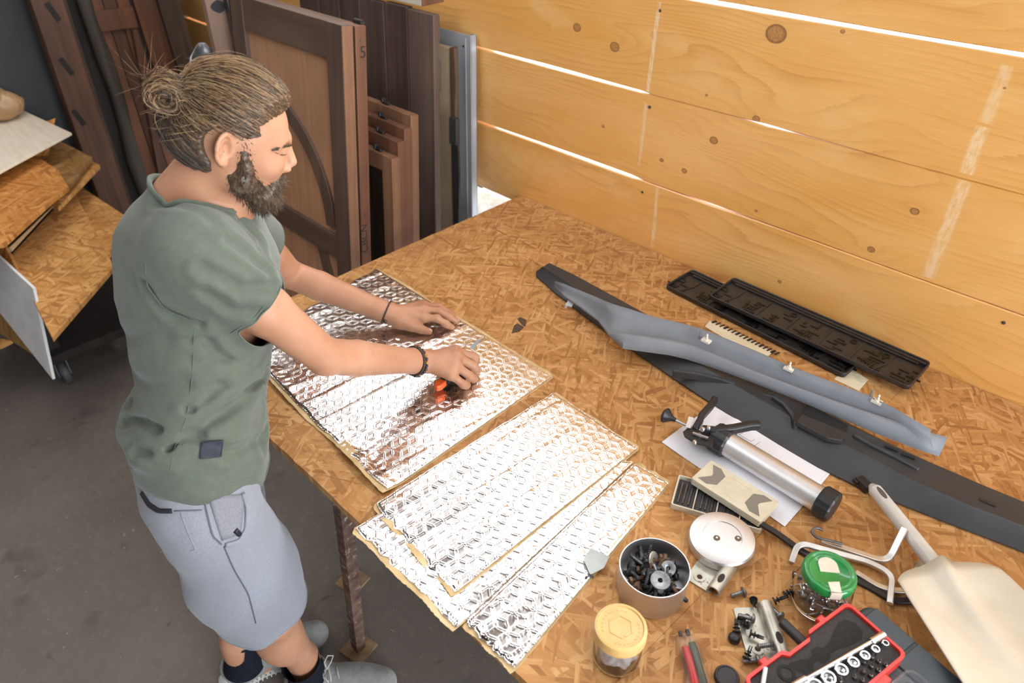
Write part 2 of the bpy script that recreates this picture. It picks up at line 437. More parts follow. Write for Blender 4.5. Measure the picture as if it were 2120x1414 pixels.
MB().prism(pl, ZT - TH, ZT - .0001).build('top_board', M_OSB, wbn)
def angle_iron(a, b, w=.045, th=.005, d1=(1, 0, 0), d2=(0, 1, 0)):
    a = Vector(a); b = Vector(b); x = (b - a).normalized()
    d1 = (Vector(d1) - x * Vector(d1).dot(x)).normalized(); d2 = (Vector(d2) - x * Vector(d2).dot(x)).normalized()
    pts = [V(0, 0), V(w, 0), V(w, th), V(th, th), V(th, w), V(0, w)]
    return MB().ring_faces([[q + d1 * p.x + d2 * p.y for p in pts] for q in (a, b)])
zt = ZT - TH
def leg(top, foot, d1, d2):
    l = angle_iron(foot, top, .030, .004, d1, d2).build('leg', M_RUST, wbn, bevel=.001, seg=1)
    c = (Vector(foot) + (Vector(d1) + Vector(d2)) * .014)
    MB().box((c.x, c.y, .004), (.078, .078, .008), (0, 0, .2)).build('foot_plate', M_RUST2, l, bevel=.001)
    return l
leg((-.905, .430, zt), (-1.075, .462, .008), (-1, 0, 0), (0, 1, 0))
leg((-1.17, .62, zt), (-1.30, .58, .008), (1, 0, 0), (0, 1, 0))
leg((-.905, 1.50, zt), (-1.05, 1.48, .008), (-1, 0, 0), (0, -1, 0))
leg((.72, .46, zt), (.80, .45, .008), (1, 0, 0), (0, 1, 0))
leg((.72, 1.50, zt), (.80, 1.50, .008), (1, 0, 0), (0, -1, 0))
MB().bar((-1.20, .60, .64), (-.955, .447, .61), .006, .028).build('brace', mat('worn_steel_strip', (.20, .18, .17), (.34, .32, .30), 40, rough=.5, metal=.6), wbn)
MB().bar((-1.0, .45, zt - .018), (-1.0, 1.55, zt - .018), .04, .034).build('rail', M_RUST, wbn)
MB().bar((.74, .45, zt - .018), (.74, 1.55, zt - .018), .04, .034).build('rail', M_RUST, wbn)
# two dark bark flakes pressed into the board
M_BARK = mat('bark_flake', (.055, .028, .015), (.10, .055, .03), 120, rough=.7)
def flake(pts): 
    m = MB(); m.slab([T(u, v, .0006) for u, v in pts], .0006); m.build('bark_flake', M_BARK, wbn)
flake([(1059, 690), (1064, 674), (1071, 669), (1085, 677), (1076, 686)])
flake([(1071, 660), (1077, 656), (1090, 662), (1088, 676), (1081, 673)])
# ------------------------------------------------------------------ foil-faced deadening sheets
t = NT('embossed_aluminium_foil'); co = t.coord('Object')
t.bump(t.noise(co, 70, 3, .5, .3), .045, .003)
M_FOIL = t.set(color=t.ramp(t.noise(co, 11, 3), [(.3, (.86, .86, .87)), (.7, (.93, .93, .93))]), metal=1.0, rough=t.rng(t.noise(co, 17, 3), .3, .7, .09, .17))
M_BACK = mat('tan_release_paper', (.52, .35, .16), (.66, .48, .26), 30, rough=.7)
M_TAPEG = mat('grey_tape', (.42, .46, .46), (.50, .53, .52), 30, rough=.35, bump=.1)

def emboss(x, y, a):
    """distance to the edges of a rhombille tiling (triangular lattice joined to its cell centres)"""
    h = a * math.sqrt(3) / 2; L = a / math.sqrt(3)
    best = np.full(x.shape, 9.0, np.float32); r0 = np.floor(y / h)
    for dr in (0, 1):
        row = r0 + dr; oy = row * h; ox0 = np.where(np.mod(row, 2) == 0, 0.0, a / 2)
        c0 = np.floor((x - ox0) / a)
        for dc in (0, 1):
            px = x - ox0 - (c0 + dc) * a; py = y - oy
            for k in range(6):
                ux, uy = math.cos(math.pi / 6 + k * math.pi / 3), math.sin(math.pi / 6 + k * math.pi / 3)
                tt = np.clip(px * ux + py * uy, .14 * L, .86 * L)
                best = np.minimum(best, np.hypot(px - tt * ux, py - tt * uy))
    return best

def vnoise(x, y, s, seed):
    r = np.random.RandomState(seed); G = r.rand(64, 64)
    X = x * s + 100; Y = y * s + 100; i = np.floor(X).astype(int); j = np.floor(Y).astype(int); fx = X - i; fy = Y - j
    fx = fx * fx * (3 - 2 * fx); fy = fy * fy * (3 - 2 * fy); g = lambda a, b: G[a % 64, b % 64]
    return (g(i, j) * (1 - fx) + g(i + 1, j) * fx) * (1 - fy) + (g(i, j + 1) * (1 - fx) + g(i + 1, j + 1) * fx) * fy

def foil_sheet(c, label, lift, seed, parent_extra=None, curl=None, th=.0022, rot=0.0, tan=(.004, .006, .004, .006), band=1.0):
    """c: four bench-top corners in order left-far, right-far, right-near, left-near"""
    c = [Vector(p) for p in c]; rnd = random.Random(seed)
    cen = sum(c, Vector()) / 4
    root = thing('foil_sheet', label, 'foil sheet', (cen.x, cen.y, ZT), group='foil-faced insulation sheets on the bench')
    GR = .0011; nu = int((c[1] - c[0]).length / GR); nv = int((c[3] - c[0]).length / GR)
    u, v = np.meshgrid(np.linspace(0, 1, nu), np.linspace(0, 1, nv))
    # slightly ragged hand-cut edges
    uu = u + (vnoise(v * 3, v * 0, 6, seed) - .5) * .012 * (1 - 2 * np.minimum(u, .5)) * 1.0
    vv = v + (vnoise(u * 3, u * 0, 6, seed + 1) - .5) * .016 * (2 * np.maximum(v, .5) - 1)
    X = (c[0].x * (1 - uu) + c[1].x * uu) * (1 - vv) + (c[3].x * (1 - uu) + c[2].x * uu) * vv
    Y = (c[0].y * (1 - uu) + c[1].y * uu) * (1 - vv) + (c[3].y * (1 - uu) + c[2].y * uu) * vv
    ca, sa = math.cos(rot), math.sin(rot)
    xr = (X * ca + Y * sa); yr = (-X * sa + Y * ca)
    d = emboss(xr + .002 * (vnoise(X, Y, 14, seed + 2) - .5), yr + .002 * (vnoise(X, Y, 14, seed + 3) - .5), .0340)
    z = .00085 * np.exp(-((d - .0017) / .00085) ** 2)
    # long slack bands along the sheet and crumples
    z = z + band * .0034 * np.clip(np.sin(xr * 84 + 2.2 * vnoise(xr, yr, 5, seed + 4)) - .25, 0, 1) * vnoise(xr * 1.2, yr * .5, 7, seed + 5)
    z = z + .0060 * vnoise(X, Y, 6, seed + 6) + .0008 * vnoise(xr * 2.0, yr * .6, 16, seed + 7)
    edge = np.minimum.reduce([u * nu, (1 - u) * nu, v * nv, (1 - v) * nv]) * GR
    z = z * np.clip(edge / .005, .5, 1)
    lf = np.zeros_like(z)
    if curl is not None: lf = curl(u, v)
    zz = ZT + lift + th + z + lf
    pts = np.stack([X, Y, zz], -1).reshape(-1, 3) - np.array([cen.x, cen.y, ZT])
    idx = np.arange(nu * nv).reshape(nv, nu)
    q = np.stack([idx[:-1, :-1], idx[1:, :-1], idx[1:, 1:], idx[:-1, 1:]], -1).reshape(-1, 4)
    np_mesh('foil_face', pts + np.array([cen.x, cen.y, ZT]), q, M_FOIL, root)
    # butyl body and paper backing peeking out at the cut edges
    n = 60; top = []
    def edgept(s, k):
        a, b = ((0, 1), (1, 2), (2, 3), (3, 0))[s]
        q = c[a].lerp(c[b], k); out = ((c[a] + c[b]) / 2 - cen); dirv = (c[b] - c[a]).normalized(); nrm = Vector((-dirv.y, dirv.x, 0)); nrm *= 1 if nrm.dot(out) > 0 else -1
        uq = [k, 1, 1 - k, 0][s]; vq = [0, k, 1, 1 - k][s]
        lq = float(curl(np.array([uq]), np.array([vq]))[0]) if curl else 0.0
        q = q + nrm * (tan[s] * (1 + .25 * (rnd.random() - .3)) + .0018 * math.sin(k * 14 + s + seed) * (tan[s] > .005))
        return Vector((q.x, q.y, ZT + lift + .0006 + lq + .0035 * (.5 + .5 * math.sin(k * 17 + seed)) * (tan[s] > .006)))
    ring = [edgept(s, i / n) for s in range(4) for i in range(n)]
    inner = []
    for s in range(4):
        for i in range(n):
            k = i / n; a, b = ((0, 1), (1, 2), (2, 3), (3, 0))[s]
            q = c[a].lerp(c[b], k); q = q + (cen - q).normalized() * .02
            uq = [k, 1, 1 - k, 0][s]; vq = [0, k, 1, 1 - k][s]
            lq = float(curl(np.array([uq]), np.array([vq]))[0]) if curl else 0.0
            inner.append(Vector((q.x, q.y, ZT + lift + .0012 + lq)))
    m = MB(); N = len(ring)
    m.add(ring + inner + [p - V(0, 0, .001) for p in ring] + [p - V(0, 0, .001) for p in inner],
          [(i, (i + 1) % N, N + (i + 1) % N, N + i) for i in range(N)] + [(2 * N + (i + 1) % N, 2 * N + i, 3 * N + i, 3 * N + (i + 1) % N) for i in range(N)] + [((i + 1) % N, i, 2 * N + i, 2 * N + (i + 1) % N) for i in range(N)])
    m.build('backing_paper', M_BACK, root)
    return root

F1 = [T(778, 556, .004), T(1143, 778, .004), T(800, 1018, .004), T(498, 722, .004)]
def c1(u, v): return .010 * np.exp(-((v - 1) / .05) ** 2) * (.5 + .5 * np.sin(u * 9)) * (u > .2)
foil_sheet(F1, 'largest silver foil sheet, under both hands of the man', .0, 11, curl=c1, rot=-.10, tan=(.007, .003, .008, .003))
F3 = [T(1010, 915, .004), T(1311, 956, .004), T(946, 1300, .004), T(737, 1096, .004)]
def c3(u, v): return .004 * np.exp(-((v - 1) / .06) ** 2) - .0 * u
foil_sheet(F3, 'foil sheet overhanging the bench edge, mostly under another one', .0, 23, rot=-.12, curl=c3, tan=(.004, .001, .009, .004))
F4 = [T(1314, 960, .004), T(1384, 1000, .004), T(1064, 1385, .004), T(962, 1288, .004)]
r4 = foil_sheet(F4, 'narrow foil strip with a grey tape patch beside the bolt tin', .0, 37, rot=-.12, tan=(.008, .003, .006, .001), band=1.6)
F2 = [T(1146, 812, .010), T(1320, 926, .010), T(942, 1226, .010), T(777, 1042, .010)]
foil_sheet(F2, 'foil sheet lying loose across the middle, tan edge on its near side', .0045, 51, rot=-.10, tan=(.004, .009, .003, .008)[0:4] if False else (.006, .003, .008, .003))
m = MB(); q = [T(1208, 1158, .012), T(1222, 1134, .012), T(1262, 1152, .012), T(1250, 1176, .010), T(1222, 1190, .010)]
m.slab(q, .0012); m.build('tape_patch', M_TAPEG, r4, bevel=.0004)
m = MB(); m.slab([T(1218, 1186, .0125), T(1230, 1192, .0125), T(1228, 1198, .0125), T(1220, 1192, .0125)], .0012); m.build('adhesive_blot', mat('black_butyl', (.012, .012, .014), rough=.4), r4)
# ------------------------------------------------------------------ implicit-surface modelling for the figure
def smin(a, b, k):
    if k <= 0: return np.minimum(a, b)
    h = np.clip(.5 + .5 * (b - a) / k, 0, 1); return b * (1 - h) + a * h - k * h * (1 - h)
def smax(a, b, k): return -smin(-a, -b, k)
def A3(p): return np.array([p[0], p[1], p[2]], float)

class Cap:
    def __init__(s, a, b, ra, rb, k=.02, flat=None):
        s.a = A3(a); s.b = A3(b); s.ra = ra; s.rb = rb; s.k = k
        s.c = (s.a + s.b) / 2; s.r = np.linalg.norm(s.b - s.a) / 2 + max(ra, rb)
        s.flat = flat            # (direction, factor): squash across a direction
    def __call__(s, p):
        d = s.b - s.a; q = p - s.a; t = np.clip((q @ d) / (d @ d + 1e-12), 0, 1)
        v = q - t[:, None] * d
        if s.flat is not None:
            u = s.flat[0]; v = v + ((v @ u) * (s.flat[1] - 1))[:, None] * u
        return np.sqrt((v * v).sum(1)) - (s.ra + (s.rb - s.ra) * t)
class Ell:
    def __init__(s, c, ax, r, k=.02):
        s.c = A3(c); s.ax = np.array([A3(a) / np.linalg.norm(A3(a)) for a in ax]); s.rr = np.array(r, float); s.r = max(r); s.k = k
    def __call__(s, p):
        q = (p - s.c) @ s.ax.T; k0 = np.sqrt(((q / s.rr) ** 2).sum(1)); k1 = np.sqrt(((q / s.rr ** 2) ** 2).sum(1)) + 1e-9
        return k0 * (k0 - 1) / k1
class Loft:
    """elliptical tube along a line: stations (t, off_x, off_y, rx, ry)"""
    def __init__(s, a, b, xdir, st, k=.03):
        s.a = A3(a); d = A3(b) - s.a; s.L = np.linalg.norm(d); s.d = d / s.L
        x = A3(xdir); x = x - s.d * (x @ s.d); s.x = x / np.linalg.norm(x); s.y = np.cross(s.d, s.x)
        s.st = np.array(st, float); s.k = k; s.c = s.a + d / 2; s.r = s.L / 2 + s.st[:, 3:].max() + .05
    def __call__(s, p):
        q = p - s.a; t = (q @ s.d) / s.L; tc = np.clip(t, s.st[0, 0], s.st[-1, 0])
        g = lambda i: np.interp(tc, s.st[:, 0], s.st[:, i])
        x = q @ s.x - g(1); y = q @ s.y - g(2); rx = g(3); ry = g(4)
        k0 = np.sqrt((x / rx) ** 2 + (y / ry) ** 2); k1 = np.sqrt((x / rx ** 2) ** 2 + (y / ry ** 2) ** 2) + 1e-9
        d = k0 * (k0 - 1) / k1; d = np.where(k0 < .05, -np.minimum(rx, ry), d)
        ax_ = np.abs(t - tc) * s.L
        return np.where(ax_ > 0, np.hypot(np.maximum(d, 0), ax_), d)

class Field:
    def __init__(s): s.base = []; s.branch = []; s.sub = []; s.post = None
    def add(s, *pr): s.base += pr; return s
    def __call__(s, p, c=None, R=None):
        def near(q): return c is None or np.linalg.norm(q.c - c) - q.r < R + .06
        d = np.full(len(p), 1.0)
        for q in s.base:
            if near(q): d = smin(d, q(p), q.k)
        out = d
        for br, kb in s.branch:
            if not any(near(q) for q in br): continue
            e = np.full(len(p), 1.0)
            for q in br: e = smin(e, q(p), q.k)
            out = np.minimum(out, smin(d, e, kb))
        for q in s.sub:
            if near(q): out = smax(out, -q(p), q.k)
        if s.post is not None: out = s.post(p, out)
        return out

def surface(f, lo, hi, h):
    lo = np.array(lo, float); n = np.ceil((np.array(hi) - lo) / h / 16).astype(int) * 16
    F = np.ones(tuple(n + 1), np.float32); B = 16
    nb = n // B; ii = np.stack(np.meshgrid(*[np.arange(k) for k in nb], indexing='ij'), -1).reshape(-1, 3)
    cen = lo + (ii + .5) * B * h; R = B * h * .87
    dc = np.concatenate([f(cen[i:i + 4000]) for i in range(0, len(cen), 4000)])
    g = np.stack(np.meshgrid(*[np.arange(B + 1)] * 3, indexing='ij'), -1).reshape(-1, 3) * h
    for (i, j, k), c, d in zip(ii, cen, dc):
        sl = (slice(i * B, i * B + B + 1), slice(j * B, j * B + B + 1), slice(k * B, k * B + B + 1))
        if abs(d) < R * 1.25 + .012:
            F[sl] = f(g + lo + np.array([i, j, k]) * B * h, c, R).reshape(B + 1, B + 1, B + 1)
        elif d < 0:
            F[i * B + 1:i * B + B, j * B + 1:j * B + B, k * B + 1:k * B + B] = -1
            for ax in range(3): pass
            blk = F[sl]; blk[blk == 1.0] = -1
    s = F < 0; S = s.astype(np.uint8)
    cs = sum(S[a:a - 1 or None, b:b - 1 or None, c_:c_ - 1 or None] for a in (0, 1) for b in (0, 1) for c_ in (0, 1))
    cells = np.argwhere((cs > 0) & (cs < 8))
    idx = np.full(cs.shape, -1, np.int32); idx[tuple(cells.T)] = np.arange(len(cells))
    acc = np.zeros((len(cells), 3)); cnt = np.zeros(len(cells))
    cor = [(a, b, c_) for a in (0, 1) for b in (0, 1) for c_ in (0, 1)]
    val = {o: F[cells[:, 0] + o[0], cells[:, 1] + o[1], cells[:, 2] + o[2]] for o in cor}
    for o in cor:
        for ax in range(3):
            if o[ax] == 0:
                o2 = list(o); o2[ax] = 1; o2 = tuple(o2); a = val[o]; b = val[o2]; m = (a < 0) != (b < 0)
                t = np.where(m, a / np.where(m, a - b, 1), 0)
                pos = np.tile(np.array(o, float), (len(cells), 1)); pos[:, ax] = t
                acc[m] += pos[m]; cnt[m] += 1
    V_ = lo + (cells + acc / cnt[:, None]) * h
    Q = []
    for ax in range(3):
        sa = [slice(1, -1)] * 3; sb = [slice(1, -1)] * 3; sa[ax] = slice(0, -1); sb[ax] = slice(1, None)
        A = s[tuple(sa)]; Bm = s[tuple(sb)]
        e = np.argwhere(A != Bm); off = np.ones(3, int); off[ax] = 0; e = e + off
        flip = s[e[:, 0], e[:, 1], e[:, 2]]
        u, v = (ax + 1) % 3, (ax + 2) % 3
        def cell(du, dv):
            c_ = e.copy(); c_[:, u] -= du; c_[:, v] -= dv; return idx[c_[:, 0], c_[:, 1], c_[:, 2]]
        q = np.stack([cell(0, 0), cell(1, 0), cell(1, 1), cell(0, 1)], -1)
        q[~flip] = q[~flip][:, ::-1]
        Q.append(q)
    Q = np.concatenate(Q); Q = Q[(Q >= 0).all(1)]
    return V_, Q

def trim_open(V_, Q, cut):
    """open the shell where cut > 0 and pull the rim onto cut = 0"""
    cv = cut(V_); keep = ~(cv[Q] > 0).all(1); Q = Q[keep]
    bad = np.unique(Q); bad = bad[cv[bad] > 0]
    for _ in range(3):
        p = V_[bad]; c0 = cut(p); e = 1e-4
        gr = np.stack([(cut(p + np.eye(3)[i] * e) - c0) / e for i in range(3)], -1); n2 = (gr ** 2).sum(1) + 1e-9
        V_[bad] = p - gr * (c0 / n2)[:, None]
    use = np.unique(Q); mp = np.full(len(V_), -1, int); mp[use] = np.arange(len(use))
    return V_[use], mp[Q]

def n3(p, s, seed):
    """cheap smooth 3-D value noise, -1..1"""
    G = np.random.RandomState(seed).rand(32, 32, 32).astype(np.float32) * 2 - 1
    X = p * s + 50; i = np.floor(X).astype(int); f = X - i; f = f * f * (3 - 2 * f); i %= 32; j = (i + 1) % 32
    r = 0
    for a in (0, 1):
        for b in (0, 1):
            for c in (0, 1):
                w = (f[:, 0] if a else 1 - f[:, 0]) * (f[:, 1] if b else 1 - f[:, 1]) * (f[:, 2] if c else 1 - f[:, 2])
                r = r + w * G[(j if a else i)[:, 0], (j if b else i)[:, 1], (j if c else i)[:, 2]]
    return r

# ------------------------------------------------------------------ the man: joints
PEL = A3((-1.096, .242, .962)); HIPR = A3((-.995, .216, .922)); HIPL = A3((-1.189, .289, .922))
KNR = A3((-1.018, .258, .502)); KNL = A3((-1.245, .280, .500)); ANR = A3((-1.070, .316, .095)); ANL = A3((-1.230, .213, .094))
CHE = A3((-1.198, .438, 1.310)); SHR = A3((-1.052, .347, 1.365)); SHL = A3((-1.347, .537, 1.267))
ELR = A3((-.993, .505, 1.105)); ELL = A3((-1.442, .681, 1.02)); WRR = A3((-1.013, .733, .955)); WRL = A3((-1.248, .826, .926))
HC = A3((-1.116, .480, 1.531))
HF = A3((.393, .919, 0)); HN = A3((.919, -.393, 0)); UP = A3((0, 0, 1))
KH = .905
def hl(a, b, c=0.0): return HC + (HF * a + UP * b + HN * c) * KH
def hCap(a, b, ra, rb, k=.02): return Cap(a, b, ra * KH, rb * KH, k)
def hEll(c, ax, r, k=.02): return Ell(c, ax, tuple(x * KH for x in r), k)
tl = math.radians(19)           # the head is bowed over the work
HU = UP * math.cos(tl) + HF * math.sin(tl); HD = HF * math.cos(tl) - UP * math.sin(tl)
AX = (HD, HN, HU)
LAT = SHR - SHL; LAT = LAT / np.linalg.norm(LAT); SPN = (CHE - PEL) / np.linalg.norm(CHE - PEL)
FAC = np.cross(UP, LAT); FAC = FAC / np.linalg.norm(FAC)

man = thing('person', 'man with bun and beard in green t-shirt and grey shorts cutting foil', 'person', (-1.12, .28, 0))

# ------------------------------------------------------------------ body
bd = Field()
NB = A3((-1.180, .395, 1.415))     # base of the neck
bd.add(hEll(hl(.010, .000), AX, (.093, .076, .084), .02),
       hEll(hl(.022, -.050), AX, (.054, .064, .075), .03),
       hCap(hl(.036, -.070), hl(.032, -.128), .042, .032, .03),
       hCap(hl(-.012, -.092, .050), hl(.034, -.142, .012), .019, .017, .02), hCap(hl(-.012, -.092, -.050), hl(.034, -.142, -.012), .019, .017, .02),
       hCap(hl(-.03, -.06), NB + UP * -.02, .052, .060, .03), hCap(hl(-.005, -.10), NB + HF * .03 + UP * -.05, .036, .045, .03),
       hEll(hl(.036, -.149), AX, (.018, .022, .016), .015),
       hEll(hl(.052, -.072, .040), AX, (.020, .020, .018), .02), hEll(hl(.052, -.072, -.040), AX, (.020, .020, .018), .02),
       hCap(hl(.091, -.040, .006), hl(.074, -.033, .046), .0095, .009, .012), hCap(hl(.091, -.040, -.006), hl(.074, -.033, -.046), .0095, .009, .012))
bd.add(hCap(hl(.0935, -.046), hl(.0965, -.088), .0060, .0085, .008), hEll(hl(.080, -.096, .0105), AX, (.012, .0068, .0070), .006), hEll(hl(.080, -.096, -.0105), AX, (.012, .0068, .0070), .006), hCap(hl(.094, -.088), hl(.078, -.098), .0075, .006, .006),
       hCap(hl(.0645, -.1185, -.017), hl(.069, -.1175, 0), .0035, .0058, .005), hCap(hl(.0645, -.1185, .017), hl(.069, -.1175, 0), .0035, .0058, .005),
       hCap(hl(.057, -.130, -.014), hl(.0605, -.1305, 0), .0035, .0062, .005), hCap(hl(.057, -.130, .014), hl(.0605, -.1305, 0), .0035, .0062, .005))
for s in (1, -1):
    bd.sub.append(hEll(hl(.0905, -.056, s * .031), AX, (.016, .014, .010), .012))
    bd.branch.append(([hEll(hl(.0755, -.0535, s * .031), AX, (.0125, .0145, .0115), .004)], .004))
    ea = (HD + HN * s * -.40) / np.linalg.norm(HD + HN * s * -.40); eo = (HN * s + HD * .40) / np.linalg.norm(HN * s + HD * .40); ec = hl(-.019, -.018, s * .0775)
    rim = [ec + ea * .0150 * math.cos(q) * KH + HU * (.0265 * math.sin(q) + .002) * KH + eo * (.006 - .004 * math.cos(q)) * KH for q in [math.radians(20 + 250 * k / 11) for k in range(12)]]
    ear = [Cap(rim[k], rim[k + 1], .0036, .0036, .002) for k in range(11)]
    ear += [hEll(ec, (ea, eo, HU), (.0150, .0042, .0270), .003), hEll(ec - HU * .024 + ea * .004, (ea, eo, HU), (.0085, .0050, .0090), .005),
            Cap(ec + ea * .013 + HU * .002, ec + ea * .012 - HU * .010, .0035, .0035, .004), Cap(ec - ea * .005 + HU * .014 + eo * .004, ec - ea * .006 - HU * .010 + eo * .004, .0026, .0026, .003)]
    bd.branch.append((ear, .006))
    bd.sub.append(hEll(ec + ea * .004 + eo * .0045, (ea, eo, HU), (.0080, .0080, .0150), .002))
# torso and legs (mostly under the clothes)
bd.add(Loft(PEL - SPN * .0, CHE + SPN * .06, LAT, [(0, 0, 0, .12, .075), (.25, 0, 0, .13, .085), (.55, 0, 0, .155, .105), (.8, 0, 0, .165, .105), (1, 0, 0, .12, .07)], .04))
for s, sh, el in ((1, SHR, ELR), (-1, SHL, ELL)):
    bd.add(Cap(NB - UP * .075, sh - UP * .012, .045, .046, .05))
def arm(sh, el, wr, out):
    ax = (wr - el) / np.linalg.norm(wr - el); ua = (el - sh) / np.linalg.norm(el - sh)
    bd.add(Cap(sh, sh + (el - sh) * .5, .050, .045, .03), Cap(sh + (el - sh) * .5, el, .043, .0350, .012),
           Cap(el - ua * .003, el + (wr - el) * .30, .0345, .0365, .008), Cap(el + (wr - el) * .30, wr, .0365, .0255, .006),
           Ell(el - ax * .012 - UP * .012, (ax, out, np.cross(ax, out)), (.020, .020, .020), .012))
arm(SHR, ELR, WRR, HN); arm(SHL, ELL, WRL, A3((.5, -.6, .3)) / .837)
for hip, kn, an, ft in ((HIPR, KNR, ANR, A3((.69, .72, 0))), (HIPL, KNL, ANL, A3((.25, .97, 0)))):
    bd.add(Cap(hip, kn, .080, .058, .05), Cap(kn, an + UP * .06, .053, .035, .03), Cap(an + UP * .10, an, .036, .036, .02),
           Ell(kn + (an - kn) * .30 - ft * .016, (ft, np.cross(UP, ft), UP), (.050, .049, .105), .03),
           Ell(kn + ft * .02, (ft, np.cross(UP, ft), UP), (.045, .045, .05), .02),
           Cap(an - UP * .045, an + ft * .12 - UP * .052, .032, .024, .03))
# hands: base = palm, every finger its own branch so that fingers stay apart
def hand(w, el, mcp, fingers, thumb, rad, palm_r):
    ax = (w - el) / np.linalg.norm(w - el)
    bd.add(Cap(w - ax * .02, w + ax * .015, .0265, .024, .012))
    for i, m_ in enumerate(mcp): bd.add(Cap(w + ax * .012, m_, palm_r + .004, palm_r, .012))
    for i in range(3): bd.add(Cap(mcp[i], mcp[i + 1], palm_r * .96, palm_r * .94, .006))
    for i, (m_, ch) in enumerate(zip(mcp, fingers)):
        pts = [m_] + [A3(q) for q in ch]; r = rad[i]
        br = [Cap(pts[j], pts[j + 1], r * (1.06, .98, .92, .85)[j], r * (.98, .92, .80, .8)[j], .003) for j in range(len(pts) - 1)]
        br += [Ell(pts[j], (UP, HF, HN), (r * 1.08,) * 3, .004) for j in range(1, len(pts) - 1)]
        bd.branch.append((br, .006))
    pts = [A3(q) for q in thumb]
    bd.add(Cap(w + ax * .008, pts[0], .020, .0165, .012), Cap(pts[0], pts[1], .0165, .0125, .014))
    bd.branch.append(([Cap(pts[i], pts[i + 1], (.0128, .0108, .0098)[i - 1], (.0112, .0085, .008)[i - 1], .004) for i in range(1, len(pts) - 1)], .008))
# left: flat on the foil, thumb towards the camera
LM = [A3(q) for q in ((-1.175, .880, .921), (-1.196, .899, .925), (-1.216, .914, .920), (-1.233, .924, .912))]
hand(WRL, ELL, LM, [[(-1.150, .902, .920), (-1.134, .915, .905), (-1.123, .924, .895)], [(-1.168, .926, .922), (-1.150, .941, .906), (-1.137, .951, .895)],
                    [(-1.188, .940, .917), (-1.171, .954, .903), (-1.160, .963, .895)], [(-1.211, .944, .908), (-1.198, .956, .899), (-1.189, .963, .895)]],
     [(-1.208, .834, .915), (-1.183, .846, .908), (-1.163, .860, .901), (-1.147, .871, .897)], (.0096, .0098, .0094, .0083), .0130)
# right: closed around the knife
RM = [A3(q) for q in ((-.986, .818, .951), (-.968, .804, .952), (-.954, .787, .946), (-.947, .768, .935))]
hand(WRR, ELR, RM, [[(-.960, .850, .930), (-.972, .864, .908), (-.990, .860, .900)], [(-.942, .832, .924), (-.950, .845, .903), (-.970, .842, .896)],
                    [(-.929, .808, .917), (-.934, .822, .899), (-.956, .822, .894)], [(-.925, .784, .909), (-.930, .797, .896), (-.950, .800, .893)]],
     [(-1.022, .772, .937), (-1.024, .804, .920), (-1.012, .833, .910), (-.999, .852, .906)], (.0104, .0106, .0102, .0092), .0140)

t = NT('skin'); co = t.coord('Object')
c = t.ramp(t.noise(co, 9, 4, .6), [(.3, (.395, .185, .104)), (.7, (.49, .258, .155))])
c = t.mix(t.rng(t.noise(co, 34, 3, .6), .55, .75, 0, .35), c, (.43, .155, .092))
c = t.mix(t.rng(t.noise(co, 420, 2), .62, .70, 0, .25), c, (.36, .17, .10))
t.bump(t.math('ADD', t.noise(co, 300, 3, .6), t.math('MULTIPLY', t.noise(co, 60, 3), .6)), .12, .0015)
t.b.inputs['Subsurface Radius'].default_value = (.012, .005, .003); t.b.inputs['Subsurface Scale'].default_value = .6
M_SKIN = t.set(color=c, rough=t.rng(t.noise(co, 40, 3), .35, .7, .40, .56), sss=.12, spec=.4)
V_, Q_ = surface(bd, (-1.55, .05, .03), (-.86, 1.0, 1.66), .003)
body = np_mesh('body', V_, Q_, M_SKIN, man); BODYV = V_.copy()
# ------------------------------------------------------------------ clothes
def fabric(name, c1, c2, weave=900, rough=.9, fold=0.0, mott=60, sheen=.2):
    t = NT(name); co = t.coord('Object')
    c = t.ramp(t.noise(co, mott, 4, .7), [(.3, c1), (.7, c2)])
    h = t.math('ADD', t.noise(co, weave, 2), t.math('MULTIPLY', t.noise(co, 22, 3, .5, .5), fold))
    t.bump(h, .25, .002)
    return t.set(color=c, rough=rough, sheen=sheen, spec=.2)
M_SHIRT = fabric('olive_cotton', (.086, .100, .076), (.105, .120, .092), fold=1.2)
M_RIB = fabric('olive_rib', (.085, .104, .078), (.105, .125, .094), 1500)
M_SHORT = fabric('heather_grey_jersey', (.185, .192, .222), (.270, .278, .308), 1400, fold=.8, mott=420)
M_SEAM = mat('seam_thread', (.10, .10, .12), rough=.9)

def to_px(Vv):
    v = Vv - _C; z = v @ _F; return np.stack([1060 + FPX * (v @ _R) / z, 707 - FPX * (v @ _U) / z], -1), z
def pick(VV, px, py):
    """front-most point of a surface seen at a photo position"""
    uv, z = to_px(VV); d = ((uv - np.array([px, py])) ** 2).sum(1); m = np.where(d < 49)[0]
    if len(m) == 0: return VV[np.argmin(d)]
    zz = z[m]; zz = zz[zz < zz.min() + .02].mean()
    return _C + ray(px, py) / FPX * zz
sleeveR = SHR + (ELR - SHR) * .385; sleeveL = SHL + (ELL - SHL) * .40
uR = (ELR - SHR) / np.linalg.norm(ELR - SHR); uL = (ELL - SHL) / np.linalg.norm(ELL - SHL)
sh = Field()
TORSO = Loft(PEL - SPN * .02, CHE + SPN * .07, LAT, [(0, 0, .026, .148, .098), (.3, 0, .012, .155, .108), (.6, 0, -.008, .176, .132), (.82, 0, -.006, .170, .125), (1, 0, .0, .105, .065)], .05)
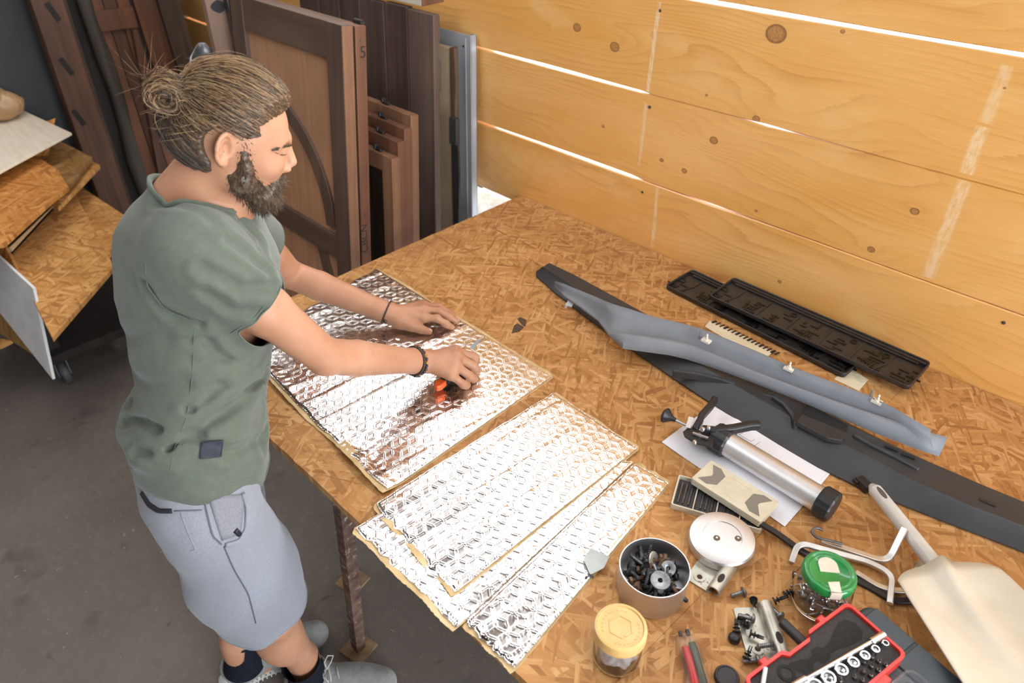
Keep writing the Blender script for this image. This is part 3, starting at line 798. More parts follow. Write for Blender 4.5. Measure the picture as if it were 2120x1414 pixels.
sh.add(TORSO, Loft(PEL - UP * .10 - HF * .0, PEL + UP * .10, HN * .9 + LAT * .1, [(0, .0, .034, .150, .098), (.5, 0, .028, .148, .096), (1, 0, .018, .150, .100)], .06),
       Ell(CHE - FAC * .050 - SPN * .07, (LAT, FAC, SPN), (.160, .085, .13), .05),
       Cap(NB - UP * .060 + HF * .0, SHR - LAT * .01, .058, .066, .05), Cap(NB - UP * .060 + HF * .0, SHL + LAT * .01, .058, .064, .05),
       Cap(NB - UP * .06 + HF * .008, NB + UP * .02 + HF * .022, .066, .060, .03),
       Cap(SHR, sleeveR + uR * .02, .072, .070, .04), Cap(SHL, sleeveL + uL * .02, .068, .066, .04))
FOLDS = []
def fold_relief(q):
    e = np.zeros(len(q))
    for pts, A, sg in FOLDS:
        dm = np.full(len(q), 9.0)
        for a, b in zip(pts[:-1], pts[1:]):
            v = b - a; w = q - a; t_ = np.clip((w @ v) / (v @ v + 1e-9), 0, 1); dm = np.minimum(dm, np.linalg.norm(w - t_[:, None] * v, axis=1))
        e += A * (np.exp(-(dm / sg) ** 2) - .75 * np.exp(-((dm - 1.9 * sg) / sg) ** 2))
    return np.clip(e, -.0075, .0075)
def folds(p, d):
    near = np.abs(d) < .03
    if not near.any(): return d
    q = p[near]; out = d.copy()
    z = (q - PEL) @ UP
    e = fold_relief(q) + .0035 * n3(q, 7, 12) + (.0016 + .0016 * np.clip((.25 - z) / .2, 0, 1)) * n3(q * np.array([1, 1, 1.6]), 21, 13)
    out[near] = d[near] + e
    return out
sh.post = folds
CB = hl(-.128, -.124); CN = HF * .66 + UP * .75
NECKAX = (HC - NB) / np.linalg.norm(HC - NB)
def shirt_cut(p):
    c = (p - (PEL - UP * .034)) @ (-UP + HF * -.06 + HN * .03)
    def axd(q, a, u): v = q - a; return np.linalg.norm(v - (v @ u)[:, None] * u, axis=1)
    c = np.maximum(c, np.minimum((p - sleeveR) @ uR, np.minimum(.13 - np.linalg.norm(p - sleeveR - uR * .03, axis=1), TORSO(p) - .022)))
    c = np.maximum(c, np.minimum((p - sleeveL) @ uL, np.minimum(.13 - np.linalg.norm(p - sleeveL - uL * .03, axis=1), TORSO(p) - .022)))
    v = p - (NB + HF * .012)
    c = np.maximum(c, np.minimum((p - CB) @ CN, np.maximum(.083 - axd(p, NB + HF * .014, NECKAX), np.minimum(-((p - NB) @ HF) - .02, .078 - np.abs((p - NB) @ HN)))))
    return c
V_, Q_ = surface(sh, (-1.58, .0, .74), (-.84, .86, 1.56), .009)
for uv, A, sg in (([(415, 690), (450, 738), (545, 758)], .006, .010), ([(360, 925), (420, 880), (500, 822), (562, 742)], .008, .013), ([(262, 882), (300, 872), (352, 892)], .007, .011), ([(272, 840), (325, 895), (362, 922)], .006, .011),
                  ([(385, 900), (470, 938), (548, 900)], .007, .012), ([(545, 770), (560, 830), (540, 925)], .007, .011), ([(285, 940), (345, 936)], .005, .010), ([(392, 700), (396, 780), (388, 850)], .005, .010), ([(400, 850), (450, 800), (540, 790)], .006, .010),
                  ([(420, 555), (500, 598), (562, 590)], .005, .010), ([(425, 600), (480, 640), (540, 648)], .0055, .010), ([(470, 498), (515, 530), (550, 562)], .005, .009), ([(308, 590), (325, 622), (360, 650), (412, 668)], .006, .010),
                  ([(330, 420), (380, 430), (440, 460)], .003, .010), ([(255, 700), (300, 690), (350, 700)], .003, .014), ([(262, 780), (320, 800), (380, 790)], .004, .013), ([(500, 460), (540, 500), (556, 540)], .005, .009)):
    FOLDS.append(([pick(V_, *q) for q in uv], A, sg))
V_, Q_ = surface(sh, (-1.58, .0, .74), (-.84, .86, 1.56), .0042)
V_, Q_ = trim_open(V_, Q_, shirt_cut)
shirt = np_mesh('t_shirt', V_, Q_, M_SHIRT, man, solid=.0025)
shirt['label'] = 'olive green cotton t-shirt'

def rim_loops(V_, Q_):
    from collections import defaultdict
    cnt = defaultdict(int); E = np.concatenate([Q_[:, [i, (i + 1) % 4]] for i in range(4)])
    key = np.sort(E, 1); u, inv, n = np.unique(key, axis=0, return_inverse=True, return_counts=True)
    b = u[n == 1]; adj = defaultdict(list)
    for x, y in b: adj[x].append(y); adj[y].append(x)
    seen = set(); loops = []
    for s0 in adj:
        if s0 in seen: continue
        lp = [s0]; seen.add(s0); cur = s0
        while True:
            nx = [k for k in adj[cur] if k not in seen]
            if not nx: break
            cur = nx[0]; seen.add(cur); lp.append(cur)
        loops.append(lp)
    return [l for l in loops if len(l) > 30]
def smooth_loop(pts, it=8):
    p = np.array(pts)
    for _ in range(it): p = (np.roll(p, 1, 0) + p * 2 + np.roll(p, -1, 0)) / 4
    return p
def rim_tube(pts, r, name, mat_, parent, step=2, flat=None):
    pts = [Vector(q) for q in smooth_loop(pts)[::step]]; rings = []; n = len(pts)
    for i, p in enumerate(pts):
        tg = (pts[(i + 1) % n] - pts[i - 1]).normalized(); u = Vector((0, 0, 1)); u = (u - tg * u.dot(tg)).normalized(); w = tg.cross(u)
        rings.append([p + (w * math.cos(a) + u * math.sin(a) * (flat or 1)) * r for a in [2 * math.pi * k / 6 for k in range(6)]])
    MB().ring_faces(rings, loop=True).build(name, mat_, parent, smooth=180)
loops = rim_loops(V_, Q_)
for lp in loops:
    pts = V_[lp]; c = pts.mean(0)
    if c[2] > 1.35 and len(lp) > 60: rim_tube(pts, .0042, 'collar', M_RIB, shirt, flat=1.7)
    elif c[2] < 1.35: rim_tube(pts, .0016, 'hem', M_RIB, shirt)
# stitched hem line and side label, laid on the cloth
def on_surface(obj_v, p, n=1):
    i = np.argmin(((obj_v - p) ** 2).sum(1)); return obj_v[i]
def seam(VV, pts, r, name, parent, lift=.0008, m_=None):
    out = []
    for q in pts: out.append(on_surface(VV, np.array(q)))
    c = np.array(out)
    for _ in range(4): c[1:-1] = (c[:-2] + 2 * c[1:-1] + c[2:]) / 4
    MB().tube([Vector(x) for x in c], r, 5).build(name, m_ or M_SEAM, parent, smooth=180)

def cloth_line(VV, uv, r, name, parent, m_=None, n=14, lift=.0012):
    pts = []
    for (a, b) in zip(uv[:-1], uv[1:]):
        for k in range(n): pts.append(pick(VV, a[0] + (b[0] - a[0]) * k / n, a[1] + (b[1] - a[1]) * k / n))
    c = np.array(pts); 
    for _ in range(6): c[1:-1] = (c[:-2] + 2 * c[1:-1] + c[2:]) / 4
    c = c + (_C - c) / np.linalg.norm(_C - c, axis=1)[:, None] * lift
    MB().tube([Vector(x) for x in c[::2]], r, 5).build(name, m_ or M_SEAM, parent, smooth=180)
SV = V_.copy()
def patch(VV, uv, th, name, m_, parent, lift=.0018, nx=8, ny=8):
    g = []
    for j in range(ny + 1):
        for i in range(nx + 1):
            u, v = i / nx, j / ny
            a = np.array(uv[0]) * (1 - u) + np.array(uv[1]) * u; b = np.array(uv[3]) * (1 - u) + np.array(uv[2]) * u
            q = a * (1 - v) + b * v; p = pick(VV, *q); g.append(p + (_C - p) / np.linalg.norm(_C - p) * lift)
    g = np.array(g).reshape(ny + 1, nx + 1, 3)
    for _ in range(3): g[1:-1, 1:-1] = (g[:-2, 1:-1] + g[2:, 1:-1] + g[1:-1, :-2] + g[1:-1, 2:]) / 4
    q = [(j * (nx + 1) + i, (j + 1) * (nx + 1) + i, (j + 1) * (nx + 1) + i + 1, j * (nx + 1) + i + 1) for j in range(ny) for i in range(nx)]
    m = MB().add([Vector(p) for p in g.reshape(-1, 3)], q)
    o = m.build(name, m_, parent, smooth=180, solid=th); return o
patch(SV, [(416, 915), (463, 912), (459, 945), (413, 950)], .0012, 'hem_label', mat('navy_label', (.018, .020, .032), rough=.7), shirt, lift=.0042)
cloth_line(SV, [(301, 545), (304, 592), (340, 640), (408, 668)], .0011, 'sleeve_seam', shirt, M_RIB, lift=.0006)
cloth_line(SV, [(402, 680), (398, 780), (388, 860), (362, 925), (350, 985)], .0009, 'side_seam', shirt, M_RIB, lift=.0006)
cloth_line(SV, [(262, 968), (345, 982), (470, 1002), (535, 985)], .0007, 'hem_stitch', shirt, M_RIB, lift=.0004)
cloth_line(SV, [(478, 690), (530, 655), (570, 600)], .0007, 'sleeve_stitch', shirt, M_RIB, lift=.0004)

# shorts
st = Field()
HR2 = KNR + A3((0.0, .0, .0)); st.add(
    Loft(PEL - UP * .02, PEL + UP * .07, HN, [(0, 0, .010, .152, .108), (1, 0, .014, .148, .104)], .05),
    Cap(HIPR - UP * .02 - HF * .0, HIPR * .45 + KNR * .55 + HN * .004, .100, .098, .05), Cap(HIPR * .45 + KNR * .55 + HN * .004, KNR - UP * .09 + HF * .005, .100, .094, .05),
    Cap(HIPL - UP * .02 - HF * .0, HIPL * .45 + KNL * .55, .100, .096, .02), Cap(HIPL * .45 + KNL * .55, KNL - UP * .09 + HF * .012, .097, .093, .05))
def sfold(p, d):
    near = np.abs(d) < .03; out = d.copy(); q = p[near]
    rel = q - PEL; z = rel @ UP; f = rel @ HF
    e = .009 * (np.abs(np.sin((z * .9 - f * .5) * 26 + 2.5 * n3(q, 5, 21))) - .5) * np.clip(n3(q, 4, 22) + .3, 0, 1) + .005 * n3(q, 9, 23) + .002 * n3(q, 24, 27)
    e += .004 * np.sin((f * 1.0 + z * .1) * 55 + 2 * n3(q, 5, 26)) * np.clip((-.32 - z) / .1, 0, 1)
    out[near] = d[near] + e; return out
st.post = sfold
def short_cut(p):
    a = (p - (KNR + UP * .056)) @ (-UP * .97 - HN * .12 + HF * .10)
    b = (p - (KNL + UP * .03)) @ (-UP * .985 + HF * .10)
    nr = ((p - (KNR + KNL) / 2) @ HN) > 0
    c = np.where(nr, a, b)
    return np.maximum(c, (p - (PEL + UP * .06)) @ UP)
V_, Q_ = surface(st, (-1.42, .02, .36), (-.82, .50, 1.06), .0045)
V_, Q_ = trim_open(V_, Q_, short_cut)
shorts = np_mesh('shorts', V_, Q_, M_SHORT, man, solid=.003); shorts['label'] = 'heather grey jersey shorts'
TV = V_.copy()
for lp in rim_loops(V_, Q_):
    if V_[lp].mean(0)[2] < .7: rim_tube(V_[lp], .0022, 'leg_hem', M_SHORT, shorts)
cloth_line(TV, [(418, 1010), (428, 1060), (440, 1110), (462, 1130)], .0016, 'pocket_seam', shorts)
cloth_line(TV, [(503, 1022), (512, 1050), (510, 1095), (495, 1120), (462, 1130)], .0045, 'pocket_welt', shorts, M_SHORT, lift=.003)
cloth_line(TV, [(464, 1132), (485, 1180), (515, 1230), (532, 1300)], .0014, 'side_seam', shorts)
cloth_line(TV, [(295, 1020), (310, 1045), (330, 1058), (360, 1058)], .0050, 'back_pocket_mouth', shorts, mat('pocket_dark', (.012, .012, .016), rough=.9), lift=.001)
cloth_line(TV, [(360, 1058), (428, 1056)], .0012, 'yoke_seam', shorts)
cloth_line(TV, [(374, 1062), (392, 1110), (405, 1138), (392, 1142)], .0009, 'pocket_bag_stitch', shorts, M_SHORT)
patch(TV, [(430, 1026), (508, 1024), (499, 1106), (460, 1120)], .001, 'pocket_lining', mat('pocket_lining', (.165, .165, .18), (.205, .205, .225), 300, rough=.95), shorts, lift=.0026)  # shade inside the open pocket put into a slightly darker patch
cloth_line(TV, [(487, 1098), (497, 1108)], .0055, 'pocket_item', shorts, mat('black_case', (.015, .016, .02), rough=.35), lift=.003)
# socks and shoes
M_SOCK = fabric('navy_rib_sock', (.005, .006, .012), (.010, .012, .020), 900, sheen=0.0)
M_SHOE = fabric('grey_knit_upper', (.185, .183, .175), (.26, .257, .245), 900, fold=.6)
M_SOLE = mat('pale_rubber', (.42, .41, .38), (.52, .51, .48), 60, rough=.6, bump=.2)
M_LACE = mat('lace_cord', (.38, .37, .34), (.48, .47, .44), 200, rough=.9)
def shoe(an, heel, ft, kn):
    ft = A3(ft) / np.linalg.norm(ft); lat = np.cross(ft, UP)
    lat = lat / np.linalg.norm(lat); O = A3((heel[0], heel[1], 0))
    g = lambda a, c, z: O + ft * a + lat * c + UP * z
    sk = MB(); d = Vector(kn - an).normalized(); prof = []
    for i in range(46):
        z = -.02 + .118 * i / 45; prof.append((.0445 + .0010 * (i % 2) + .008 * max(0, 1 - i / 12) + .0025 * (i > 41), z))
    sk.lathe(prof, 40, Vector(an), d, cap0=True, cap1=False); sock = sk.build('sock', M_SOCK, man, smooth=180)
    f = Field()
    f.add(Cap(g(.048, 0, .045), g(.075, 0, .062), .042, .044, .02), Cap(g(.075, 0, .062), g(.19, 0, .040), .046, .036, .03), Cap(g(.16, 0, .040), g(.262, -.002, .036), .040, .028, .03), Ell(g(.205, 0, .03), (ft, lat, UP), (.085, .049, .038), .03),
          Cap(g(.055, 0, .07), g(.062, 0, .12), .047, .050, .02))
    cut = lambda p: np.maximum((p - g(.06, 0, .088)) @ (UP * .93 - ft * .36), .012 - p[:, 2])
    vv, qq = surface(f, O - .32, O + .32 + UP * .0, .004) if False else surface(f, (O[0] - .10, O[1] - .10, -.01), (O[0] + .34, O[1] + .38, .19), .004)
    vv, qq = trim_open(vv, qq, cut); up_ = np_mesh('shoe', vv, qq, M_SHOE, man, solid=.004)
    for lp in rim_loops(vv, qq):
        if vv[lp].mean(0)[2] > .05: rim_tube(vv[lp], .0042, 'ankle_collar', M_SHOE, up_)
    # sole with its ribbed side wall
    ol = []
    for i in range(40):
        a_ = 2 * math.pi * i / 40; x = .146 + .146 * math.cos(a_); w = .037 + .011 * math.exp(-((x - .205) / .06) ** 2) - .004 * math.exp(-((x - .11) / .04) ** 2)
        y = w * (1 if math.sin(a_) > 0 else -1) * min(1, abs(math.sin(a_)) ** .55 * 1.12)
        ol.append((x - .008, y))
    m = MB(); rings = []
    for z, s in ((.0, .97), (.004, 1.0), (.022, 1.04), (.030, .98)): rings.append([Vector(g(.138 + (x - .138) * s, y * s, z + (.006 if x > .25 else 0))) for x, y in ol])
    m.ring_faces(rings); so = m.build('sole', M_SOLE, up_, smooth=60)
    m = MB()
    for x in np.arange(.02, .20, .012):
        for s in (-1, 1): m.box(g(x, s * (.0405 + .008 * math.exp(-((x - .205) / .06) ** 2)), .014), (.0035, .0050, .016), Matrix.Rotation(math.atan2(ft[1], ft[0]), 3, 'Z'))
    m.build('sole_ribs', M_SOLE, so)['kind'] = 'stuff'
    m = MB()
    for i in range(5):
        x = .115 + .022 * i; z = .101 - .0085 * i
        m.tube([g(x, -.024, z - .010), g(x + .004, -.012, z - .001), g(x + .008, 0, z + .002), g(x + .014, .014, z - .004), g(x + .016, .024, z - .013)], .0022, 6)
    for s in (-1, 1):
        m.tube([g(.118, 0, .106), g(.112, s * .012, .120), g(.118, s * .030, .122), g(.130, s * .036, .110), g(.126, s * .020, .106), g(.118, 0, .106)], .0020, 6)
    m.build('laces', M_LACE, up_, smooth=180)
    return up_
shoe(ANR, (-1.124, .270), (.69, .72, 0), KNR); shoe(ANL, (-1.262, .155), (.25, .97, 0), KNL)
# ------------------------------------------------------------------ hair, beard, brows
def hairmat(name, c1, c2):
    t = NT(name); co = t.coord('Object')
    c = t.ramp(t.noise(co, 160, 3, .6), [(.3, c1), (.7, c2)])
    t.bump(t.noise(co, 600, 2), .2, .001)
    return t.set(color=c, rough=.42, spec=.45)
M_HAIRD = hairmat('dark_brown_hair', (.028, .017, .010), (.070, .043, .024))
M_HAIRM = hairmat('brown_hair', (.070, .040, .019), (.145, .086, .041))
M_HAIRL = hairmat('sun_bleached_hair', (.26, .150, .072), (.45, .285, .150))
M_HAIRB = hairmat('brown_hair_mass', (.060, .034, .019), (.12, .071, .040))
M_BEARD = hairmat('brown_beard', (.05, .030, .019), (.13, .080, .047))
hc = hl(.006, .007); hr = (.0880, .0740, .0715)     # hair shell ellipsoid
TIE = hl(-.064, .066); BUN = hl(-.086, .068)
def e_loc(p): return (p - hc) @ np.array([HD, HN, HU]).T
def e_world(q): return hc + q @ np.array([HD, HN, HU])
hair = Field(); hair.add(Ell(hc, AX, hr, .01), hEll(hl(.072, .042), AX, (.042, .055, .028), .025), hEll(hl(-.045, -.035), AX, (.047, .060, .046), .03),
                         hCap(hl(-.055, .055), TIE, .035, .014, .03))
EARS = [hl(-.016, -.022, .082), hl(-.016, -.022, -.082)]
def hair_keep(p):
    """> 0 where hair grows"""
    r = (p - HC) / KH; a = r @ HF; b = r @ UP; c = r @ HN
    front = np.maximum((b - (.013 + .10 * (a - .100))), .050 - a - np.clip((-.030 - b) * 1.5, 0, .05))   # forehead and temple line
    front = np.minimum(front, (.112 - a) + .6 * np.maximum(b - .01, 0))
    nape = b + .083 + .10 * (a + .07)
    ear = np.minimum(np.linalg.norm(p - EARS[0], axis=1), np.linalg.norm(p - EARS[1], axis=1)) - .036
    behind = np.where(a > -.02, np.minimum(front, ear), ear)
    side = -.012 - (a + .03)                                    # below the ear only the back of the head is haired
    low = np.where(b < -.02, np.minimum(side, 1), 1)
    return np.minimum.reduce([np.where(a > -.045, front, 1), nape, behind, low])
def hair_post(p, d):
    q = e_loc(p); an = np.arctan2(q[:, 1], q[:, 2])
    rd = .0016 * np.sin(an * 46 + 5 * n3(p, 30, 31)) + .003 * n3(p, 38, 32)
    return smax(d + rd, -hair_keep(p) * .8, .008)
hair.post = hair_post
V_, Q_ = surface(hair, HC - .15, HC + .16, .003)
ho = np_mesh('hair', V_, Q_, M_HAIRB, man); ho['label'] = 'brown hair tied in a bun'
HV = V_
def strands(name, paths, r, mat_, parent, n=3):
    vs = []; fs = []
    for pts, rr in paths:
        pts = np.asarray(pts); tg = np.gradient(pts, axis=0); tg /= np.linalg.norm(tg, axis=1)[:, None] + 1e-9
        ref = np.array([.3, .2, .93]); u = np.cross(tg, ref); u /= np.linalg.norm(u, axis=1)[:, None] + 1e-9; w = np.cross(tg, u)
        m = len(pts); b = len(vs); prof = rr * np.minimum(1, 1.15 - np.linspace(0, 1, m) ** 3)
        for i in range(m):
            for k in range(n):
                a = 2 * math.pi * k / n; vs.append(pts[i] + (u[i] * math.cos(a) + w[i] * math.sin(a)) * prof[i])
        for i in range(m - 1):
            for k in range(n): fs.append((b + i * n + k, b + i * n + (k + 1) % n, b + (i + 1) * n + (k + 1) % n, b + (i + 1) * n + k))
    o_ = np.array(chain(parent).translation); me = bpy.data.meshes.new(name)
    me.from_pydata((np.array(vs) - o_).tolist(), [], fs); me.update()
    return link(name, me, mat_, parent, smooth=180)
R_ = np.random.RandomState(5)
def flow(root, lift, wob, tail=.10):
    """strand swept back over the head into the tie"""
    q0 = e_loc(root); q1 = e_loc(TIE); rr = np.array(hr)
    n0 = q0 / rr; n1 = q1 / rr; l0 = np.linalg.norm(n0); l1 = np.linalg.norm(n1); n0 = n0 / l0; n1 = n1 / l1
    om = math.acos(np.clip(n0 @ n1, -1, 1)); s = np.linspace(0, 1, 13); out = []
    ph = R_.rand(3) * 6
    for t_ in s:
        d = (math.sin((1 - t_) * om) * n0 + math.sin(t_ * om) * n1) / max(math.sin(om), 1e-3)
        rad = (1 - t_) * l0 + t_ * l1
        bulge = math.sin(math.pi * min(1, t_ * 1.1)) * lift
        wv = np.array([math.sin(t_ * 7 + ph[0]), math.sin(t_ * 6 + ph[1]), math.sin(t_ * 8 + ph[2])]) * wob * math.sin(math.pi * t_)
        out.append(e_world(d * rr * rad + d / np.linalg.norm(d) * (bulge + .0015) + wv))
    return out
uvn = HV[R_.choice(len(HV), 9000)]
q = e_loc(uvn); d_front = (uvn - HC) @ HF; up_ = (uvn - HC) @ UP
dark, mid, light = [], [], []
for p, a, b in zip(uvn, d_front, up_):
    if np.linalg.norm(p - TIE) < .03: continue
    if abs((p - HC) @ HN) < .06 and ((p - HC) @ HN) < -.05: pass
    big = a > .02 and b > .02
    lf = abs(R_.randn()) * (.0060 if big else .0030)
    pth = flow(p, lf, .0020 if R_.rand() < .85 else .006)
    k = b / .080 + .55 * R_.randn() + .30
    (light if k > .75 else mid if k > .25 else dark).append((pth, R_.uniform(.00028, .00055)))
# bun: coiled rope of hair with loose ends
for i in range(1300):
    a0 = R_.rand() * 2 * math.pi; tilt = R_.randn() * .5; rad = .006 + .022 * R_.rand() ** .6; ln = R_.uniform(1.6, 4.2); w = R_.randn() * .009
    pth = []
    for t_ in np.linspace(0, 1, 12):
        a = a0 + t_ * ln; v = HF * math.cos(a) + UP * math.sin(a); v = v * math.cos(tilt * .3) + HN * math.sin(tilt * .3)
        pth.append(BUN + v * (rad * (1 + .15 * math.sin(3 * a + i))) * np.array([1, 1, 1]) + HN * (w * 1.2 + .026 * math.sqrt(max(0, 1 - (rad / .030) ** 2)) + .004 * math.sin(a * .7 + i)))
    k = R_.rand(); (light if k > .6 else mid if k > .25 else dark).append((pth, R_.uniform(.00035, .0007)))
fly = []
for i in range(46):
    v = R_.randn(3); v /= np.linalg.norm(v); v = v * .8 + UP * .45 - HF * .5; L = R_.uniform(.003, .018); c_ = R_.randn(3) * .012
    fly.append(([BUN + v * (.018 + L * t_) + c_ * t_ * t_ * 2 for t_ in np.linspace(0, 1, 6)], .0002))
for i in range(260):
    p = uvn[R_.randint(len(uvn))]
    if (p - HC) @ UP < .0: continue
    nrm = (p - hc); nrm /= np.linalg.norm(nrm); L = R_.uniform(.010, .030); dr = nrm * .55 - HF * .9 + R_.randn(3) * .35
    fly.append(([p + dr * L * t_ + nrm * .006 * math.sin(3 * t_) for t_ in np.linspace(0, 1, 6)], .00028))
for i in range(24):            # nape wisps
    p = hl(-.085 + .008 * R_.randn(), -.070 + .010 * R_.randn(), .020 * R_.randn()); dr = -HF * .6 - UP * .5 + R_.randn(3) * .4
    fly.append(([p + dr * .022 * t_ + UP * .006 * t_ * t_ for t_ in np.linspace(0, 1, 6)], .0003))
b_ = Field(); b_.add(Ell(BUN, (HF, HN, UP), (.024, .030, .026), .01), Cap(TIE, BUN, .013, .018, .01)); b_.post = lambda p, d: d + .003 * n3(p, 60, 41)
V2, Q2 = surface(b_, BUN - .05, BUN + .05, .003); np_mesh('bun', V2, Q2, M_HAIRB, ho)
for nm, L_, m_ in (('dark_strands', dark, M_HAIRD), ('brown_strands', mid, M_HAIRM), ('bleached_strands', light, M_HAIRL), ('flyaway_strands', fly, M_HAIRL)):
    strands(nm, L_, .0008, m_, ho)['kind'] = 'stuff'
tp = [TIE + (UP * math.cos(a) * .8 + HF * math.cos(a) * .55 + HN * math.sin(a)) * .0155 for a in np.linspace(0, 2 * math.pi, 20)]
MB().tube([Vector(x) for x in tp], .0028, 6).build('hair_tie', mat('black_elastic', (.02, .02, .024), rough=.6), ho, smooth=180)
# beard
BV = np.empty((0, 3))
bf = Field(); bf.add(hCap(hl(.040, -.085), hl(.030, -.135), .047, .036, .03), hCap(hl(-.012, -.090, .050), hl(.030, -.140, .012), .024, .024, .02), hCap(hl(-.012, -.090, -.050), hl(.030, -.140, -.012), .024, .024, .02),
    hEll(hl(.032, -.143), AX, (.026, .030, .021), .02), hCap(hl(.024, .012, .066), hl(.006, -.088, .059), .0100, .018, .02), hCap(hl(.024, .012, -.066), hl(.006, -.088, -.059), .0100, .018, .02),
    hCap(hl(.0745, -.1105, 0), hl(.058, -.122, .026), .0065, .0075, .008), hCap(hl(.0745, -.1105, 0), hl(.058, -.122, -.026), .0065, .0075, .008))
def beard_keep(p):
    r = (p - HC) / KH; a = r @ HF; b = r @ UP; c = np.abs(r @ HN)
    cheek = -(b + .070 + 0.92 * np.maximum(a - .016, 0) * np.clip(1.25 - .25 * (c < .03), 0, 1)) * .7
    cheek = np.where(a < .034, np.maximum(cheek, .030 - a), cheek)
    mou = .010 - np.sqrt(((a - .066) / 1.2) ** 2 + (b + .114) ** 2 + (np.maximum(c - .026, 0)) ** 2)   # moustache
    keep = np.maximum(np.minimum(cheek, .060 - a + .0), mou)
    lip = np.sqrt(((a - .066) / 1.0) ** 2 + ((b + .1255) / .75) ** 2 + (np.maximum(c - .010, 0)) ** 2) - .0095
    back = a + .022 + .25 * (b + .09)
    neck = b + .158 + .9 * np.minimum(a - .02, 0) * -.55
    return np.minimum.reduce([keep, lip, back * .8])
bf.post = lambda p, d: smax(d + .0030 * n3(p, 95, 51) + .002 * n3(p, 200, 52), -beard_keep(p), .006)
V3, Q3 = surface(bf, HC + np.array([-.12, -.12, -.20]), HC + np.array([.12, .13, .0]), .0025)
be = np_mesh('beard', V3, Q3, M_BEARD, man); be['label'] = 'full trimmed brown beard'
bs, bl = [], []
for p in V3[R_.choice(len(V3), 4200)]:
    nrm = p - hl(.012, -.10); nrm[2] *= .6; nrm /= np.linalg.norm(nrm); dr = nrm * .75 - UP * .75 + R_.randn(3) * .28; L = R_.uniform(.004, .010)
    k = R_.rand() + 3.0 * ((p - HC) @ HF)
    (bl if k > .93 else bs).append(([p - nrm * .001 + dr * L * t_ for t_ in (0, .5, 1)], R_.uniform(.00035, .0006)))
strands('beard_strands', bs, .0005, M_HAIRD, be)['kind'] = 'stuff'; strands('pale_beard_strands', bl, .0005, M_HAIRM, be)['kind'] = 'stuff'
# eyebrows and lashes of the lowered eyes
def mirror(p): return p - 2 * ((p - HC) @ HN) * HN
def facing_in(p, e): return p + (_C - p) / np.linalg.norm(_C - p) * e
bp = [np.array(q, float) for q in ((567, 311), (580, 306), (593, 302.5), (606, 300))]
bw = []
for i in range(190):
    u = R_.rand() * 2.999; k_ = int(u); q = bp[k_] * (1 - u + k_) + bp[k_ + 1] * (u - k_) + np.array([0, R_.randn() * 1.3]); p0 = pick(BODYV, *q); p1 = pick(BODYV, q[0] - 5, q[1] + 1.2)
    bw.append(([facing_in(p0 + (p1 - p0) * t_, .0036) for t_ in (0, .5, 1)], .00036))
ls = np.array([pick(BODYV, 570 + 23 * t_, 315.5 + 5.5 * math.sin(t_ * 2.4)) for t_ in np.linspace(0, 1, 9)]); ls = np.array([facing_in(p, .0020) for p in ls])
for mm_ in (lambda p: p, mirror):
    strands('eyebrow', [([mm_(p) for p in ps], r_) for ps, r_ in bw], .0005, M_HAIRD, man)
    MB().tube([mm_(p) for p in ls], [.0004, .0006, .0008, .0009, .0009, .0009, .0008, .0006, .0004], 5).build('eyelashes', M_HAIRD, man, smooth=180)
# eyelids over the eyeballs are skin: small domes that read as lowered lids
# ------------------------------------------------------------------ bracelets
def bracelet_ring(c, axis, rx, ry, up, n):
    axis = axis / np.linalg.norm(axis); u = up - axis * (up @ axis); u /= np.linalg.norm(u); w = np.cross(axis, u)
    return [c + u * math.cos(a) * ry + w * math.sin(a) * rx for a in [2 * math.pi * k / n for k in range(n)]]
axR = (WRR - ELR) / np.linalg.norm(WRR - ELR); axL = (WRL - ELL) / np.linalg.norm(WRL - ELL)
brd = thing('bead_bracelet', 'bracelet of black and amber beads on the knife-holding wrist', 'bracelet', Vector(WRR - UP * .03))
M_BB = mat('black_lava_bead', (.012, .012, .014), (.03, .03, .03), 300, rough=.35); M_AB = mat('tigereye_bead', (.28, .13, .02), (.50, .28, .06), 200, rough=.25)
ring = bracelet_ring(WRR - axR * .008, axR + UP * .18, .0315, .0305, UP, 25)
for i, p in enumerate(ring):
    MB().sphere(p, .0042, 10, 7).build('bead', M_AB if i in (3, 5, 21, 22, 10) else M_BB, brd, smooth=180)
lb = thing('leather_bracelet', 'dark brown plaited leather bracelet beside the bead bracelet', 'bracelet', Vector(WRR - axR * .02 - UP * .03))
rg = bracelet_ring(WRR - axR * .017, axR + UP * .10, .0318, .0310, UP, 36); rg.append(rg[0])
MB().tube([Vector(x) for x in rg], .0030, 8).build('plaited_band', mat('dark_leather', (.035, .018, .012), (.06, .03, .02), 200, rough=.45), lb, smooth=180)
MB().cyl(WRR - axR * .026 - UP * .027 + HN * .018, WRR - axR * .008 - UP * .027 + HN * .018, .0048, 12).build('clasp', mat('dark_clasp', (.10, .10, .10), rough=.35, metal=.8), lb, smooth=40)
wb_ = thing('cord_bracelet', 'thin dark cord bracelet with a metal link on the flat-hand wrist', 'bracelet', Vector(WRL - UP * .03))
rg = bracelet_ring(WRL - axL * .006, axL, .0300, .0290, UP, 36); rg.append(rg[0])
MB().tube([Vector(x) for x in rg], .0022, 8).build('cord', mat('brown_cord', (.05, .03, .022), rough=.7), wb_, smooth=180)
MB().sphere(WRL - axL * .006 + A3((.019, -.021, -.007)), .0075, 10, 6, (1, .6, .8)).build('metal_link', mat('antique_metal', (.12, .10, .08), rough=.4, metal=.9), wb_, smooth=180)

